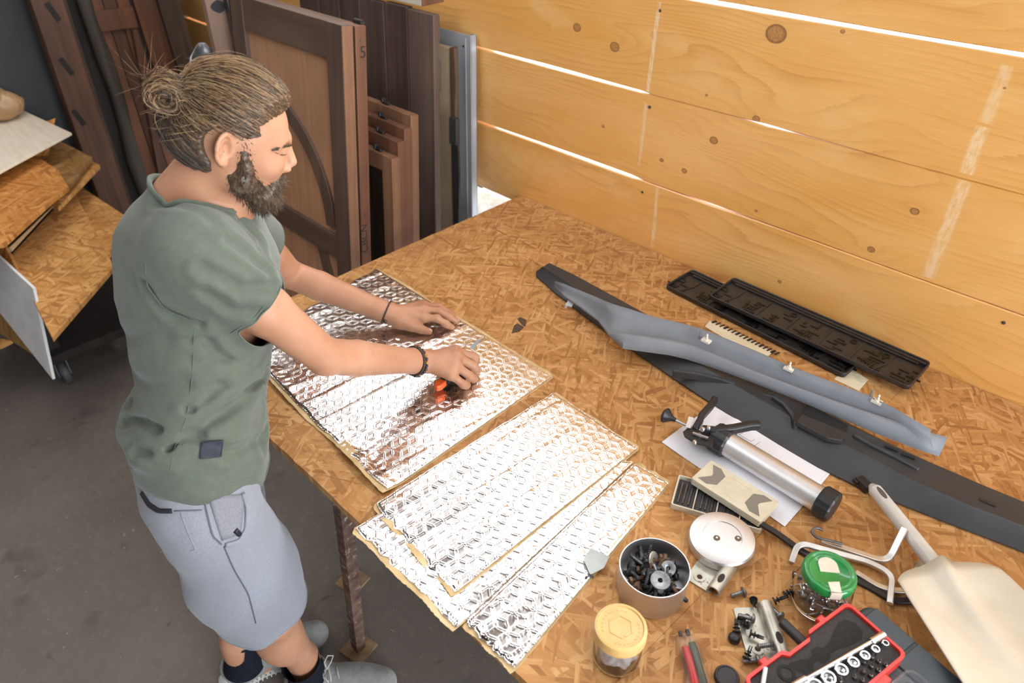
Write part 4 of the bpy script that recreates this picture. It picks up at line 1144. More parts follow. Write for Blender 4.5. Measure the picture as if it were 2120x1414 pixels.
M_NAIL = mat('fingernail', (.66, .44, .36), (.72, .50, .42), 90, rough=.3)
def nail(tip, prev, r):
    tip = Vector(tip); prev = Vector(prev); d = (tip - prev).normalized(); n_ = (V(0, 0, 1) - d * d.z).normalized(); x = d.cross(n_)
    m = MB(); rings = []
    for k in range(5):
        s_ = k / 4; w = r * (.62, .72, .74, .66, .35)[k]; c = tip - d * (r * (1.1 - 1.9 * s_)) 
        rings.append([c + x * (w * q) + n_ * (r * (.98 - .38 * q * q) - .0006 * (k == 4) - r * .30 * max(0, s_ - .5)) for q in (-1, -.5, 0, .5, 1)])
    m.ring_faces(rings, closed=False, cap0=False, cap1=False); m.build('fingernail', M_NAIL, man, smooth=180, solid=.0006)
nail((-1.123, .924, .895), (-1.134, .915, .905), .0078); nail((-1.137, .951, .895), (-1.150, .941, .906), .0080); nail((-1.147, .871, .897), (-1.163, .860, .901), .0088)
# ------------------------------------------------------------------ things on the bench
def plastic(name, c, rough=.45, c2=None, **kw): return mat(name, c, c2, 40, rough=rough, bump=.06, bscale=500, **kw)
M_BLK = plastic('black_plastic', (.014, .014, .016), .42, (.020, .020, .022))
M_BLKR = plastic('black_textured_plastic', (.020, .020, .021), .55, (.030, .029, .028))
M_STEEL = mat('bright_steel', (.55, .55, .56), (.72, .72, .72), 60, rough=.28, metal=1.0)
M_ZINC = mat('zinc_plate', (.42, .41, .34), (.58, .57, .50), 40, rough=.45, metal=.75, spots=(90, .64, (.22, .20, .15)))
M_ORANGE = plastic('orange_plastic', (.85, .13, .03), .38)
M_CREAM = plastic('cream_plastic', (.60, .54, .40), .45, (.68, .62, .48))
def frame(o, x, y):
    x = Vector(x).normalized(); z = x.cross(Vector(y)).normalized(); y = z.cross(x)
    m = Matrix((x, y, z)).transposed().to_4x4(); m.translation = Vector(o); return m
def rrect(w, h, r, n=4, cx=0, cy=0):
    out = []
    for sx, sy, a0 in ((1, 1, 0), (-1, 1, 90), (-1, -1, 180), (1, -1, 270)):
        for k in range(n + 1):
            a = math.radians(a0 + 90 * k / n); out.append((cx + sx * (w / 2 - r) + r * math.cos(a), cy + sy * (h / 2 - r) + r * math.sin(a)))
    return out
def ringplate(m, outer, inner, z0, z1):
    """plate with a hole: outer and inner loops of equal count"""
    n = len(outer)
    vs = [(x, y, z0) for x, y in outer] + [(x, y, z1) for x, y in outer] + [(x, y, z0) for x, y in inner] + [(x, y, z1) for x, y in inner]
    fs = []
    for i in range(n):
        j = (i + 1) % n
        fs += [(i, j, n + j, n + i), (n + i, n + j, 3 * n + j, 3 * n + i), (2 * n + j, 2 * n + i, 3 * n + i, 3 * n + j), (j, i, 2 * n + i, 2 * n + j)]
    return m.add(vs, fs)

# utility knife in the right hand
a = V(-.969, .762, .9045); b = V(-.990, .876, .9055); kt = thing('utility_knife', 'orange and black utility knife gripped in a fist', 'knife', (-.98, .81, .89))
fm = frame(a, b - a, (1, .2, 0))
m = MB(); m.M = fm; m.prism(rrect(.118, .017, .005, 4, .058, 0), -.0075, .0075); m.build('handle', M_BLK, kt, bevel=.0015, smooth=40)
m = MB(); m.M = fm; m.prism([(-.026, -.004), (-.018, -.010), (.002, -.0095), (.002, .0095), (-.018, .010), (-.027, .005)], -.0065, .0085); m.build('end_cap', M_ORANGE, kt, bevel=.002, smooth=40)
m = MB(); m.M = fm; m.prism(rrect(.014, .018, .003, 3, .112, 0), -.008, .0095); m.build('blade_lock', M_ORANGE, kt, bevel=.0012, smooth=40)
m = MB(); m.M = fm @ Matrix.Rotation(math.radians(12), 4, 'Y'); m.prism([(.112, -.0055), (.138, -.0055), (.149, .004), (.112, .0055)], -.0004, .0004); m.build('blade', mat('dull_blade', (.22, .22, .23), rough=.35, metal=.9), kt)

# long black sill trim
M_TRIM = mat('dark_sill_plastic', (.030, .031, .034), (.042, .042, .044), 14, rough=.48, bump=.10, bscale=900)
tr = thing('sill_trim', 'long black moulded plastic sill trim lying along the wall side', 'car trim', (-.4, 1.2, ZT))
ST = [(-1.165, 1.282, 1.312, .010), (-1.150, 1.266, 1.326, .026), (-1.05, 1.238, 1.320, .032), (-.9, 1.205, 1.308, .034), (-.75, 1.180, 1.296, .035), (-.645, 1.163, 1.288, .036), (-.55, 1.150, 1.280, .037), (-.45, 1.138, 1.272, .038), (-.35, 1.131, 1.266, .039), (-.254, 1.128, 1.262, .040),
      (-.17, 1.134, 1.260, .042), (-.1, 1.147, 1.262, .043), (.0, 1.168, 1.270, .044), (.09, 1.188, 1.282, .044), (.2, 1.206, 1.296, .044), (.4, 1.235, 1.315, .044), (.6, 1.255, 1.33, .044)]
rings = []
for x, yn, yf, h in ST:
    w = yf - yn; d = .5 + .5 * math.tanh((x + .12) * 20)     # the front face stands up towards the right
    rings.append([V(x, yn, ZT + .002), V(x, yn - .002, ZT + .006), V(x, yn + w * .06, ZT + .010 + .012 * d), V(x, yn + w * (.34 - .16 * d), ZT + h * (.74 + .2 * d)), V(x, yn + w * (.42 - .2 * d), ZT + h),
                  V(x, yn + w * .62, ZT + h * (.97 - .10 * (1 - d))), V(x, yn + w * .88, ZT + h), V(x, yf, ZT + h * .80), V(x, yf + .002, ZT + .002)])
m = MB(); m.ring_faces(rings); m.build('sill_body', M_TRIM, tr, smooth=32, bevel=.0015)
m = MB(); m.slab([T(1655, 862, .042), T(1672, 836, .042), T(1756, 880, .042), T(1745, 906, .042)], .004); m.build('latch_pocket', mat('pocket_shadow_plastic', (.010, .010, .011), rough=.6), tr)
m = MB(); m.slab([T(1648, 872, .050), T(1660, 856, .050), T(1728, 884, .050), T(1754, 896, .050), T(1744, 912, .050), T(1712, 906, .050)], .012); m.build('latch_block', M_BLKR, tr, bevel=.002)
m = MB(); m.slab([T(1640, 868, .046), T(1648, 850, .046), T(1660, 856, .046), T(1652, 874, .046)], .012); m.build('latch_spring', M_BLK, tr, bevel=.001)
for q in ((1492, 778), (1682, 913), (1750, 935), (1800, 962)):
    c = T(q[0] - 4, q[1] + 8, .004); m = MB(); m.box(c + V(0, 0, .003), (.020, .016, .012), (0, 0, .3)); m.build('clip_foot', M_BLK, tr, bevel=.0015)
for q in ((1845, 927), (1880, 943), (2045, 1040)):
    c = T(q[0], q[1], .0445); m = MB(); m.box(c, (.026, .007, .0016), (0, 0, .12)); m.build('slot', M_BLK, tr)
# raised boss and blue-grey sloping facet in the middle
m = MB(); m.slab([T(1520, 800, .030), T(1610, 822, .036), T(1640, 868, .030), T(1585, 842, .022)], .004); m.build('sloping_facet', mat('slate_facet', (.060, .066, .078), (.075, .08, .09), 40, rough=.42), tr, bevel=.001)

for uv, h in (([(1392, 772), (1440, 778), (1490, 790), (1520, 800)], .040), ([(1598, 826), (1622, 842), (1640, 866), (1648, 884)], .046), ([(1765, 905), (1800, 925), (1850, 950), (1900, 978)], .046)):
    m = MB(); m.tube([T(u, v, h - .012) for u, v in uv], 0, flat=(.010, .022)); m.build('moulded_wall', M_TRIM, tr, bevel=.003, smooth=50)
# grey pillar trim on top of it
M_GREYP = mat('grey_pillar_plastic', (.185, .195, .215), (.205, .215, .235), 30, rough=.46, bump=.10, bscale=1200)
gp = thing('pillar_trim', 'curved grey plastic pillar trim resting on the black sill trim', 'car trim', (-.5, 1.25, ZT + .04))
zf, zb, zg = .098, .046, .074
LW = [((1148, 582), (1150, 592)), ((1168, 588), (1170, 614)), ((1195, 599), (1200, 634)), ((1230, 613), (1240, 664)), ((1250, 622), (1262, 694))]
WS = [((1265, 628), (1290, 720), (1297, 690)), ((1305, 640), (1333, 726), (1345, 697)), ((1350, 655), (1385, 733), (1402, 706)), ((1405, 668), (1420, 741), (1440, 716)), ((1450, 680), (1455, 752), (1475, 731)), ((1505, 702), (1500, 768), (1515, 748)), ((1560, 725), (1545, 785), (1562, 768)), ((1640, 760), (1640, 822), (1655, 803)),
      ((1720, 790), (1740, 864), (1752, 838)), ((1795, 818), (1830, 901), (1842, 868)), ((1850, 845), (1900, 928), (1912, 892)), ((1925, 890), (1943, 944), (1961, 906))]
rings = []
for a, b in LW:
    f = T(*a, zf - .040 + .030 * LW.index((a, b)) / 4); g = T(*b, zb + .004)
    rings.append([f.lerp(g, k / 5) - V(0, 0, .006 * math.sin(math.pi * k / 5)) for k in range(6)] + [g + V(0, 0, .0005 * k) for k in range(1, 7)])
for a, b, c in WS:
    f = T(*a, zf); g = T(*b, zb); h = T(*c, zg)
    web = [f.lerp(g, k / 5) - V(0, 0, .012 * math.sin(math.pi * (k / 5) ** .8)) for k in range(6)]
    fl = []
    for k in range(1, 7):
        s = k / 6; p = g.lerp(h, s); out = V(.25, -1, 0).normalized() * (.005 * math.sin(math.pi * s)); fl.append(p + out)
    rings.append(web + fl)
m = MB(); m.ring_faces(rings, closed=False, cap0=False, cap1=False); m.build('pillar_shell', M_GREYP, gp, smooth=38, solid=.0026)
M_WCLIP = plastic('ivory_clip', (.72, .68, .58), .4)
for q in ((1462, 706), (1633, 764), (1815, 832)):
    c = T(q[0], q[1], .092); m = MB(); m.box(c + V(0, 0, .001), (.020, .013, .005)); m.lathe([(.0055, .003), (.0055, .006), (.0018, .006), (.003, .010), (.0016, .013), (.0026, .016), (.0006, .020)], 10, c); m.build('push_clip', M_WCLIP, gp, smooth=40)
for q in ((1449, 699), (1801, 824)):
    c = T(q[0], q[1], .090); m = MB(); m.box(c + V(0, 0, .010), (.005, .010, .024), taper=.6); m.build('locating_tab', M_GREYP, gp, bevel=.001)
c = T(1180, 628, .040); m = MB(); m.box(c, (.016, .022, .004), (.2, .2, .5)); m.box(c + V(-.004, -.010, -.004), (.006, .010, .012), (.2, .2, .5)); m.build('end_tab', mat('pale_grey_tab', (.42, .43, .45), rough=.45), gp, bevel=.001)

# number-plate holders
M_TRAY = mat('black_tray_plastic', (.022, .019, .017), (.032, .027, .024), 30, rough=.40, bump=.06, bscale=700)
def plate_tray(label, loc, rz, tilt=0.0):
    r = thing('plate_holder', label, 'plate holder', loc, (tilt, 0, rz), 'number-plate holders by the wall')
    W_, H_ = .520, .122
    m = MB(); m.prism(rrect(W_, H_, .010), .000, .0035); m.build('base', M_TRAY, r, world=False, bevel=.001)
    m = MB(); ringplate(m, rrect(W_, H_, .010), rrect(W_ - .008, H_ - .008, .008), .0, .0115); m.build('rim', M_TRAY, r, world=False, bevel=.0012, smooth=40)
    m = MB(); m.box((0, H_ / 2 - .016, .0075), (W_ - .012, .005, .008)); m.box((0, H_ / 2 - .008, .006), (W_ - .012, .010, .004))
    m.cyl((-W_ / 2 + .02, H_ / 2 - .022, .007), (W_ / 2 - .02, H_ / 2 - .022, .007), .0028, 8); m.build('hinge_bar', M_TRAY, r, world=False)
    xs = [-.205, -.128, -.045, .040, .118, .190]
    for i, x in enumerate(xs):
        sk = .018 if i in (0, 5) else 0
        m = MB(); m.bar((x - sk, -H_ / 2 + .004, .0045), (x, -.004, .0045), .003, .0035); m.bar((x, -.004, .0045), (x, H_ / 2 - .028, .0045), .003, .0035); m.build('divider_rib', M_TRAY, r, world=False)
    rd = random.Random(8); m = MB()
    for i in range(7):
        x0 = -.235 + i * .078
        for k in range(8):
            x = x0 + rd.uniform(-.022, .022); y = rd.uniform(-.048, .022); l = rd.uniform(.012, .036)
            if k < 5: m.box((x, -.044 + k * .013 + rd.uniform(-.002, .002), .0042), (l, .0055, .0022))
            else: m.box((x, y, .0042), (.0055, l * .6, .0022))
        if i in (2, 4, 5): m.lathe([(.009, .003), (.009, .0055), (.0065, .0055), (.0065, .004)], 14, (x0 + .02, .020, 0)); 
        if i in (1, 3, 5):
            for k in range(4): m.box((x0 - .012 + k * .008, -.030, .0044), (.004, .018, .0026))
    m.build('moulded_slots', mat('slot_black', (.004, .004, .004), rough=.35), r, world=False)['kind'] = 'stuff'
    return r
plate_tray('black plate holder on top, flush against the pine boards', (-.468, 1.5335, ZT + .0255), -.025, .03)
plate_tray('black plate holder underneath, sticking out at the far end', (-.592, 1.512, ZT + .0055), -.065, .02)
M_CARD = mat('cream_card', (.66, .56, .38), (.74, .66, .48), 20, rough=.6)
cd = thing('printed_card', 'cream card with a row of black bars under the plate holder', 'card', T(1520, 705, .001))
MB().slab([T(1459, 676, .003), T(1470, 664, .003), T(1530, 690, .003), T(1600, 728, .003), T(1586, 742, .003), T(1520, 712, .003)], .0012).build('card_sheet', M_CARD, cd)
m = MB()
for i in range(17):
    s = i / 16; p = T(1474 + 130 * s, 668 + 66 * s, .0042); m.bar(p, p + V(.004, .016, 0), .0042 if i % 3 else .0062, .0006)
m.build('printed_bars', mat('ink_black', (.012, .012, .012), rough=.5), cd)
cd = thing('plain_card', 'small cream card with faint writing by the plate holder end', 'card', T(1775, 785, .001))
MB().slab([T(1727, 785, .002), T(1755, 758, .002), T(1798, 786, .002), T(1778, 809, .002)], .0010).build('card_sheet', M_CARD, cd)
m = MB()
for k in range(3): m.bar(T(1765 + k * 3, 776 + k * 5, .0026), T(1782 + k * 2, 783 + k * 4, .0026), .0008, .0003)
m.build('faint_writing', mat('grey_ink', (.25, .25, .26), rough=.6), cd)
MB().slab([T(1683, 822, .049), T(1684, 818, .049), T(1702, 826, .049), T(1701, 830, .049)], .002)

# squared paper with a pencil plan
t = NT('squared_paper'); co = t.coord('Object'); s = t.sep(co)
gx = t.math('LESS_THAN', t.math('FRACT', t.math('MULTIPLY', s[0], 200.0)), .10); gy = t.math('LESS_THAN', t.math('FRACT', t.math('MULTIPLY', s[1], 200.0)), .10)
M_PAPER = t.set(color=t.mix(t.math('MULTIPLY', t.math('MAXIMUM', gx, gy), .35), (.80, .79, .82), (.45, .47, .66)), rough=.7)
pp = thing('squared_paper', 'white squared paper sheet with a pencil plan under the caulking gun', 'paper', T(1550, 960, 0), (0, 0, .02))
pts = [(1370, 915), (1430, 870), (1490, 833), (1525, 850), (1560, 868), (1620, 902), (1690, 935), (1733, 963), (1690, 1015), (1625, 1090), (1560, 1045), (1480, 990), (1420, 950)]
m = MB(); zz = [.001, .001, .002, .004, .007, .005, .004, .002, .001, .001, .001, .001, .001]
m.slab([T(u, v, z + .0012) for (u, v), z in zip(pts, zz)], .0006); m.build('sheet', M_PAPER, pp)
m = MB()
def pl(*uv):
    for a, b in zip(uv[:-1], uv[1:]): m.bar(T(*a, .0048), T(*b, .0048), .0006, .0003)
pl((1522, 893), (1546, 880), (1590, 902), (1560, 925), (1522, 905)); pl((1530, 900), (1552, 888), (1576, 900), (1556, 914), (1530, 900)); pl((1545, 880), (1562, 866)); pl((1505, 890), (1532, 872))
m.build('pencil_plan', mat('pencil', (.16, .16, .18), rough=.6), pp)

# caulking gun
g = thing('caulking_gun', 'silver caulking gun with black handles lying on the paper', 'caulking gun', T(1560, 960, .0))
A = T(1497, 913, .033); B = T(1706, 1040, .033); ax = (B - A).normalized()
M_ALU = mat('scuffed_aluminium', (.72, .72, .73), (.80, .80, .80), 20, rough=.46, metal=1.0, spots=(38, .70, (.07, .07, .07)))
MB().cyl(A, B, .0250, 40).build('barrel', M_ALU, g, smooth=40)
def ribbed(c, d, r, L, nm):
    m = MB(); n = 48; rings = []; R3 = Vector(d).to_track_quat('Z', 'Y').to_matrix()
    for z, s in ((0, .90), (.003, 1), (L - .003, 1), (L, .90)):
        rings.append([Vector(c) + R3 @ Vector((math.cos(2 * math.pi * k / n) * (r * s + (.0012 if k % 3 == 0 else 0)), math.sin(2 * math.pi * k / n) * (r * s + (.0012 if k % 3 == 0 else 0)), z)) for k in range(n)])
    m.ring_faces(rings); m.build(nm, M_BLK, g, smooth=30)
ribbed(A - ax * .022, ax, .0298, .036, 'front_collar'); ribbed(B - ax * .010, ax, .0298, .030, 'end_collar')
Y0 = A - ax * .070
def uvp(u, v, z): return T(u, v, z)
m = MB(); m.slab([T(1414, 893, .050), T(1424, 885, .050), T(1480, 898, .050), T(1476, 925, .050), T(1440, 917, .050), T(1418, 903, .050)], .004); m.slab([T(1414, 893, .026), T(1424, 885, .026), T(1480, 898, .026), T(1476, 925, .026), T(1440, 917, .026), T(1418, 903, .026)], .004); m.build('yoke', M_BLK, g, bevel=.0012)
m = MB(); m.tube([T(1437, 892, .045), T(1449, 872, .050), T(1452, 862, .052), T(1470, 842, .052), T(1481, 826, .052)], 0, flat=(.013, .020)); m.build('fixed_handle', M_BLK, g, bevel=.004, smooth=50)
m = MB(); m.tube([T(1452, 890, .050), T(1480, 893, .054), T(1520, 888, .058), T(1555, 881, .058), T(1574, 881, .058)], 0, flat=(.016, .018)); m.build('trigger_handle', M_BLK, g, bevel=.004, smooth=50)
for q in ((1455, 888), (1467, 885), (1438, 915)):
    MB().lathe([(.0005, .004), (.003, .0035), (.0045, .0015), (.0045, -.004)], 12, T(*q, .064 if q[0] != 1438 else .052)).build('rivet', M_STEEL, g, smooth=40)
k0 = T(1382, 862, .040); r1 = T(1470, 905, .040)
MB().cyl(k0, r1, .0036, 12).build('plunger_rod', M_STEEL, g, smooth=40)
m = MB(); d = (k0 - r1).normalized(); m.lathe([(.004, -.020), (.0055, -.012), (.012, -.002), (.0165, .003), (.0165, .006), (.012, .010), (.002, .0115)], 24, k0, d); m.build('plunger_knob', M_BLK, g, smooth=40)
m = MB(); m.bar(T(1424, 886, .052), T(1431, 864, .058), .010, .0018); m.build('release_lever', M_STEEL, g)
m = MB(); m.cyl(T(1434, 897, .053), T(1466, 908, .053), .0040, 10); m.lathe([(.006, 0), (.006, .004)], 6, T(1448, 903, .050)); m.build('ratchet', M_STEEL, g, smooth=40)

# drill-bit case and its lid
cb = thing('bit_case', 'open cream case of small drill bits beside the tin lid', 'case', (-.345, .905, ZT), (0, 0, .40))
m = MB(); m.prism(rrect(.165, .080, .004), .0, .003); ringplate(m, rrect(.165, .080, .004), rrect(.159, .074, .003), .003, .013); m.build('tray', M_CREAM, cb, world=False, bevel=.0008)
m = MB(); m.prism(rrect(.157, .072, .002), .0031, .0045); m.build('dark_insert', mat('insert_dark', (.05, .05, .055), rough=.7), cb, world=False)
m = MB()
for x in (-.042, .0, .042): m.box((x, 0, .007), (.002, .070, .006))
m.build('divider', M_CREAM, cb, world=False)
bit0 = MB(); bit0.cyl((0, -.026, 0), (0, .004, 0), .0016, 8); bit0.cyl((0, .004, 0), (0, .026, 0), .0023, 6)
M_BITS = mat('dull_bit_steel', (.11, .10, .095), (.22, .21, .2), 300, rough=.35, metal=.9)
bo = None
for i in range(14):
    loc = Vector((-.345, .905, ZT + .0072)) + Matrix.Rotation(.40, 3, 'Z') @ Vector((-.073 + .0105 * i + (.002 if i % 4 == 0 else 0), .0, 0))
    if bo is None:
        bo = bit0.build('drill_bit', M_BITS, None, smooth=40); tag(bo, 'short dark drill bit in the open cream case', 'drill bit', 'drill bits in the cream case'); bo.location = loc; bo.rotation_euler = (0, 0, .40)
    else: dup(bo, loc, (0, 0, .40))
cl = thing('case_lid', 'cream case lid with two notched clear windows under the caulking gun', 'lid', (-.333, .937, ZT + .014), (0, .0, -.02))
m = MB(); m.prism(rrect(.148, .068, .004), .012, .0145); m.build('lid_panel', M_CREAM, cl, world=False, bevel=.0008)
m = MB(); ringplate(m, rrect(.148, .068, .004), rrect(.144, .064, .003), .0, .012); m.build('lid_wall', M_CREAM, cl, world=False)
t = NT('smoky_window'); M_WIN = t.set(color=(.22, .21, .19), rough=.12, spec=.6)
for s in (-1, 1):
    pts = [(s * .064, .026), (s * .046, .027), (s * .030, .016), (s * .030, -.014), (s * .046, -.026), (s * .066, -.024), (s * .050, -.002), (s * .050, .004)]
    m = MB(); m.prism(pts if s > 0 else pts[::-1], .0135, .0149); m.build('clear_window', M_WIN, cl, world=False)
for y in (.022, -.022): MB().box((0, y, .0147), (.05, .0012, .0006)).build('pressed_line', M_CREAM, cl, world=False)

# tin and its lid
M_TIN = mat('brushed_tin', (.62, .61, .61), (.72, .71, .71), 8, (1, 1, 12), rough=.40, metal=1.0)
cx, cy = -.329, .667
can = thing('bolt_tin', 'round brushed steel tin filled with bolts and washers', 'tin', (cx, cy, ZT))
m = MB(); m.lathe([(.054, .0), (.0565, .003), (.0565, .012), (.0575, .014), (.0575, .060), (.058, .062), (.0575, .0635), (.0560, .0635), (.0555, .060), (.0555, .004), (.0005, .004)], 64, cap1=False); m.build('can', M_TIN, can, world=False, smooth=35)
tlid = thing('tin_lid', 'round brushed steel tin lid with two rust marks', 'lid', (-.292, .828, ZT + .0055), (math.radians(2.5), math.radians(-2.0), 0))
m = MB(); m.lathe([(.0550, .0), (.0580, .002), (.0585, .016), (.0560, .0195), (.0500, .0210), (.0340, .0212), (.0335, .0195), (.0005, .0195)], 72, cap0=False, cap1=False); m.lathe([(.0002, .0170), (.033, .0170), (.055, .0175), (.0555, .014), (.0555, .0)], 72, cap0=False, cap1=False)
m.build('lid_disc', M_TIN, tlid, world=False, smooth=35)
for a, b in ((.022, .016), (-.006, -.008)):
    m = MB(); m.lathe([(.0062, .0195), (.0062, .0202), (.0018, .0204)], 7, (a, b, 0)); m.build('rust_mark', mat('rust_mark', (.10, .06, .035), (.20, .15, .10), 400, rough=.7), tlid, world=False)
    m = MB(); m.lathe([(.0022, .0202), (.0018, .0212), (.0004, .0212)], 10, (a, b, 0)); m.build('weld_dot', M_STEEL, tlid, world=False, smooth=40)
# fasteners
M_DKBOLT = mat('blackened_bolt', (.022, .023, .026), (.075, .075, .08), 200, rough=.42, metal=.7)
M_GYBOLT = mat('grey_zinc_bolt', (.20, .21, .22), (.34, .35, .36), 200, rough=.38, metal=.8)
M_RSBOLT = mat('rusty_bolt', (.09, .045, .022), (.17, .10, .06), 200, rough=.7, metal=.3)
def bolt_mesh(kind, L=.026, rs=.0035, rh=.0068):
    m = MB()
    if kind == 'hex': m.lathe([(rh, 0), (rh, .0048)], 6)
    else: m.lathe([(rh * 1.15, 0), (rh * 1.1, .002), (rh * .75, .0045), (.0004, .0052)], 16)
    n = 14; prof = [(rs, 0)]
    for k in range(n): prof += [(rs * (1 if k % 2 else .84), -.001 - (L - .001) * k / n)]
    prof += [(rs * .5, -L)]; m.lathe(prof[::-1], 10)
    return m
def washer_mesh(r, ri, th): 
    m = MB(); m.lathe([(ri, 0), (r, 0), (r * .97, th), (ri * 1.3, th * 1.05), (ri, th * .7)], 28, cap0=False, cap1=False); m.ring_faces([[Vector((ri * math.cos(a), ri * math.sin(a), z)) for a in [2 * math.pi * k / 28 for k in range(28)]] for z in (th * .7, 0)], cap0=False, cap1=False)
    return m
rd = random.Random(17)
protos = []
for kind, L, rs, rh, mm, nm, lb in (('hex', .028, .0040, .0082, M_DKBOLT, 'bolt', 'blackened hex bolt heaped in the round steel tin'), ('pan', .022, .0036, .0085, M_DKBOLT, 'screw', 'black pan-head screw heaped in the round steel tin'),
                                ('hex', .024, .0036, .0070, M_RSBOLT, 'rusty_bolt', 'rusty brown bolt heaped in the round steel tin'), ('pan', .020, .0030, .0062, M_GYBOLT, 'zinc_screw', 'pale zinc screw heaped in the round steel tin')):
    o = bolt_mesh(kind, L, rs, rh).build(nm, mm, None, smooth=40); tag(o, lb, 'bolt' if 'bolt' in nm else 'screw', 'fasteners in the round tin'); protos.append([o, False])
def put(slot, loc, rot):
    if not slot[1]: slot[0].location = loc; slot[0].rotation_euler = rot; slot[1] = True
    else: dup(slot[0], loc, rot)
spots = []
for lay, (n, z, R0) in enumerate(((12, .014, .038), (16, .030, .039), (22, .046, .041), (12, .050, .022))):
    for i in range(n):
        a = 2 * math.pi * (i + .5 * lay) / n * (1.0) + rd.uniform(-.12, .12); r = R0 * rd.uniform(.55, 1.0) if lay < 3 else R0 * rd.uniform(.2, 1)
        spots.append((cx + r * math.cos(a), cy + r * math.sin(a), ZT + z + rd.uniform(-.003, .004)))
for i, sp in enumerate(spots):
    put(protos[rd.choice((0, 0, 1, 1, 0, 2, 3))], sp, (rd.uniform(.7, 2.4), rd.uniform(-.5, .5), rd.uniform(0, 6.28)))
for nm, r, ri, th, mm, loc, rot, lb in (('washer', .0165, .0040, .0022, M_GYBOLT, (.020, -.012, .058), (.12, .10, 0), 'large flat grey washer on top of the bolts in the tin'),
                                   ('washer', .0125, .0035, .0022, M_GYBOLT, (.015, .018, .056), (.5, .4, 0), 'smaller domed grey washer near the rim of the tin'),
                                   ('washer', .0150, .0045, .0020, M_ZINC, (-.012, .014, .055), (.2, 1.1, .5), 'greenish zinc washer standing on edge among the bolts')):
    o = washer_mesh(r, ri, th).build(nm, mm, None, smooth=40); tag(o, lb, 'washer'); o.location = (cx + loc[0], cy + loc[1], ZT + loc[2]); o.rotation_euler = rot
# ------------------------------------------------------------------ jars
t = NT('clear_glass'); M_GLASS = t.set(color=(.98, .99, .985), rough=.02, trans=1.0, ior=1.45)
M_YLID = mat('ochre_lid', (.62, .38, .13), (.70, .45, .18), 30, rough=.36, spots=(70, .68, (.40, .22, .07)))
def jar_body(m, r, h, t_=.0022, neck=.9):
    return m.lathe([(.0005, 0), (r * .86, 0), (r * .96, .003), (r, .010), (r, h * .72), (r * .97, h * .84), (r * neck, h * .92), (r * neck, h), (r * neck - t_, h), (r * neck - t_, h * .92), (r * .97 - t_, h * .84), (r - t_, h * .72), (r - t_, .012), (r * .9, .006), (.0005, .0055)], 56, cap0=False, cap1=False)
jy = thing('glass_jar', 'small glass jar with an embossed ochre yellow lid', 'jar', (-.297, .532, ZT))
jar_body(MB(), .0375, .076).build('jar_glass', M_GLASS, jy, world=False, smooth=40)
m = MB(); m.lathe([(.0385, .064), (.0400, .066), (.0400, .080), (.0385, .0835), (.0345, .0845), (.0335, .0825), (.0005, .0825)], 64, cap1=False, cap0=False); m.lathe([(.0005, .0800), (.037, .0795), (.0385, .064)], 64, cap0=False, cap1=False); ly = m.build('lid', M_YLID, jy, world=False, smooth=35)
m = MB()
hx = [(.0185 * math.cos(math.radians(60 * k + 12)), .0185 * math.sin(math.radians(60 * k + 12))) for k in range(6)]
for i in range(6): m.bar((*hx[i], .0829), (*hx[(i + 1) % 6], .0829), .0016, .0012)
m.build('embossed_hexagon', M_YLID, ly, world=False)
m = MB()
for k in range(26):
    a = math.radians(k * 360 / 26)
    if k % 13 in (5, 6, 7): continue
    m.box((.0275 * math.cos(a), .0275 * math.sin(a), .0828), (.0035, .0022, .0010), (0, 0, a + math.pi / 2))
m.build('embossed_lettering', M_YLID, ly, world=False)
fm_ = Field(); fm_.add(Ell((-.297, .532, ZT + .020), ((1, 0, 0), (0, 1, 0), (0, 0, 1)), (.029, .029, .014), .01)); fm_.post = lambda p, d: d + .006 * n3(p, 90, 71) + .003 * n3(p, 210, 72)
vv, qq = surface(fm_, (-.34, .49, ZT), (-.25, .58, ZT + .06), .002)
fl = np_mesh('film_scraps', vv, qq, mat('pale_film', (.62, .62, .66), (.72, .72, .75), 60, rough=.3, alpha=.75), None); tag(fl, 'crumpled pale plastic film inside the yellow-lidded jar', 'plastic film')

M_GLID = mat('green_enamel_lid', (.012, .20, .045), (.016, .24, .055), 20, rough=.18, coat=.4)
gx_, gy_ = -.118, .842
jg = thing('glass_jar', 'glass jar of screws with a shiny green lid', 'jar', (gx_, gy_, ZT))
m = MB(); R0 = .0455; m.lathe([(.0005, 0), (.034, 0), (.041, .004), (R0, .018), (R0, .046), (.042, .062), (.037, .070), (.037, .078), (.035, .078), (.035, .070), (.040, .061), (R0 - .0025, .046), (R0 - .0025, .018), (.039, .008), (.0005, .006)], 64, cap0=False, cap1=False)
m.build('jar_glass', M_GLASS, jg, world=False, smooth=40)
m = MB(); m.lathe([(.0390, .0705), (.0420, .071), (.0425, .074), (.0415, .080), (.0400, .0838), (.0375, .0850), (.0350, .0843), (.0325, .0838), (.0315, .0848), (.0290, .0848), (.0280, .0838), (.0005, .0838)], 72, cap0=False, cap1=False); m.lathe([(.0005, .0815), (.037, .0815), (.039, .0705)], 72, cap0=False, cap1=False)
lg = m.build('lid', M_GLID, jg, world=False, smooth=50)
M_MASK = mat('masking_tape', (.62, .55, .44), (.70, .63, .52), 60, rough=.75)
ra = math.radians(38)
rot2 = lambda x, y: (x * math.cos(ra) - y * math.sin(ra), x * math.sin(ra) + y * math.cos(ra))
m = MB(); pts = [(-.015, -.008), (.015, -.008), (.015, .006)] + [(.015 * math.cos(q), .006 + .014 * math.sin(q)) for q in np.linspace(0, math.pi, 10)[1:]]
m.prism([rot2(x - .001, y + .006) for x, y in pts], .0838, .0850); m.build('tape_piece', M_MASK, lg, world=False)
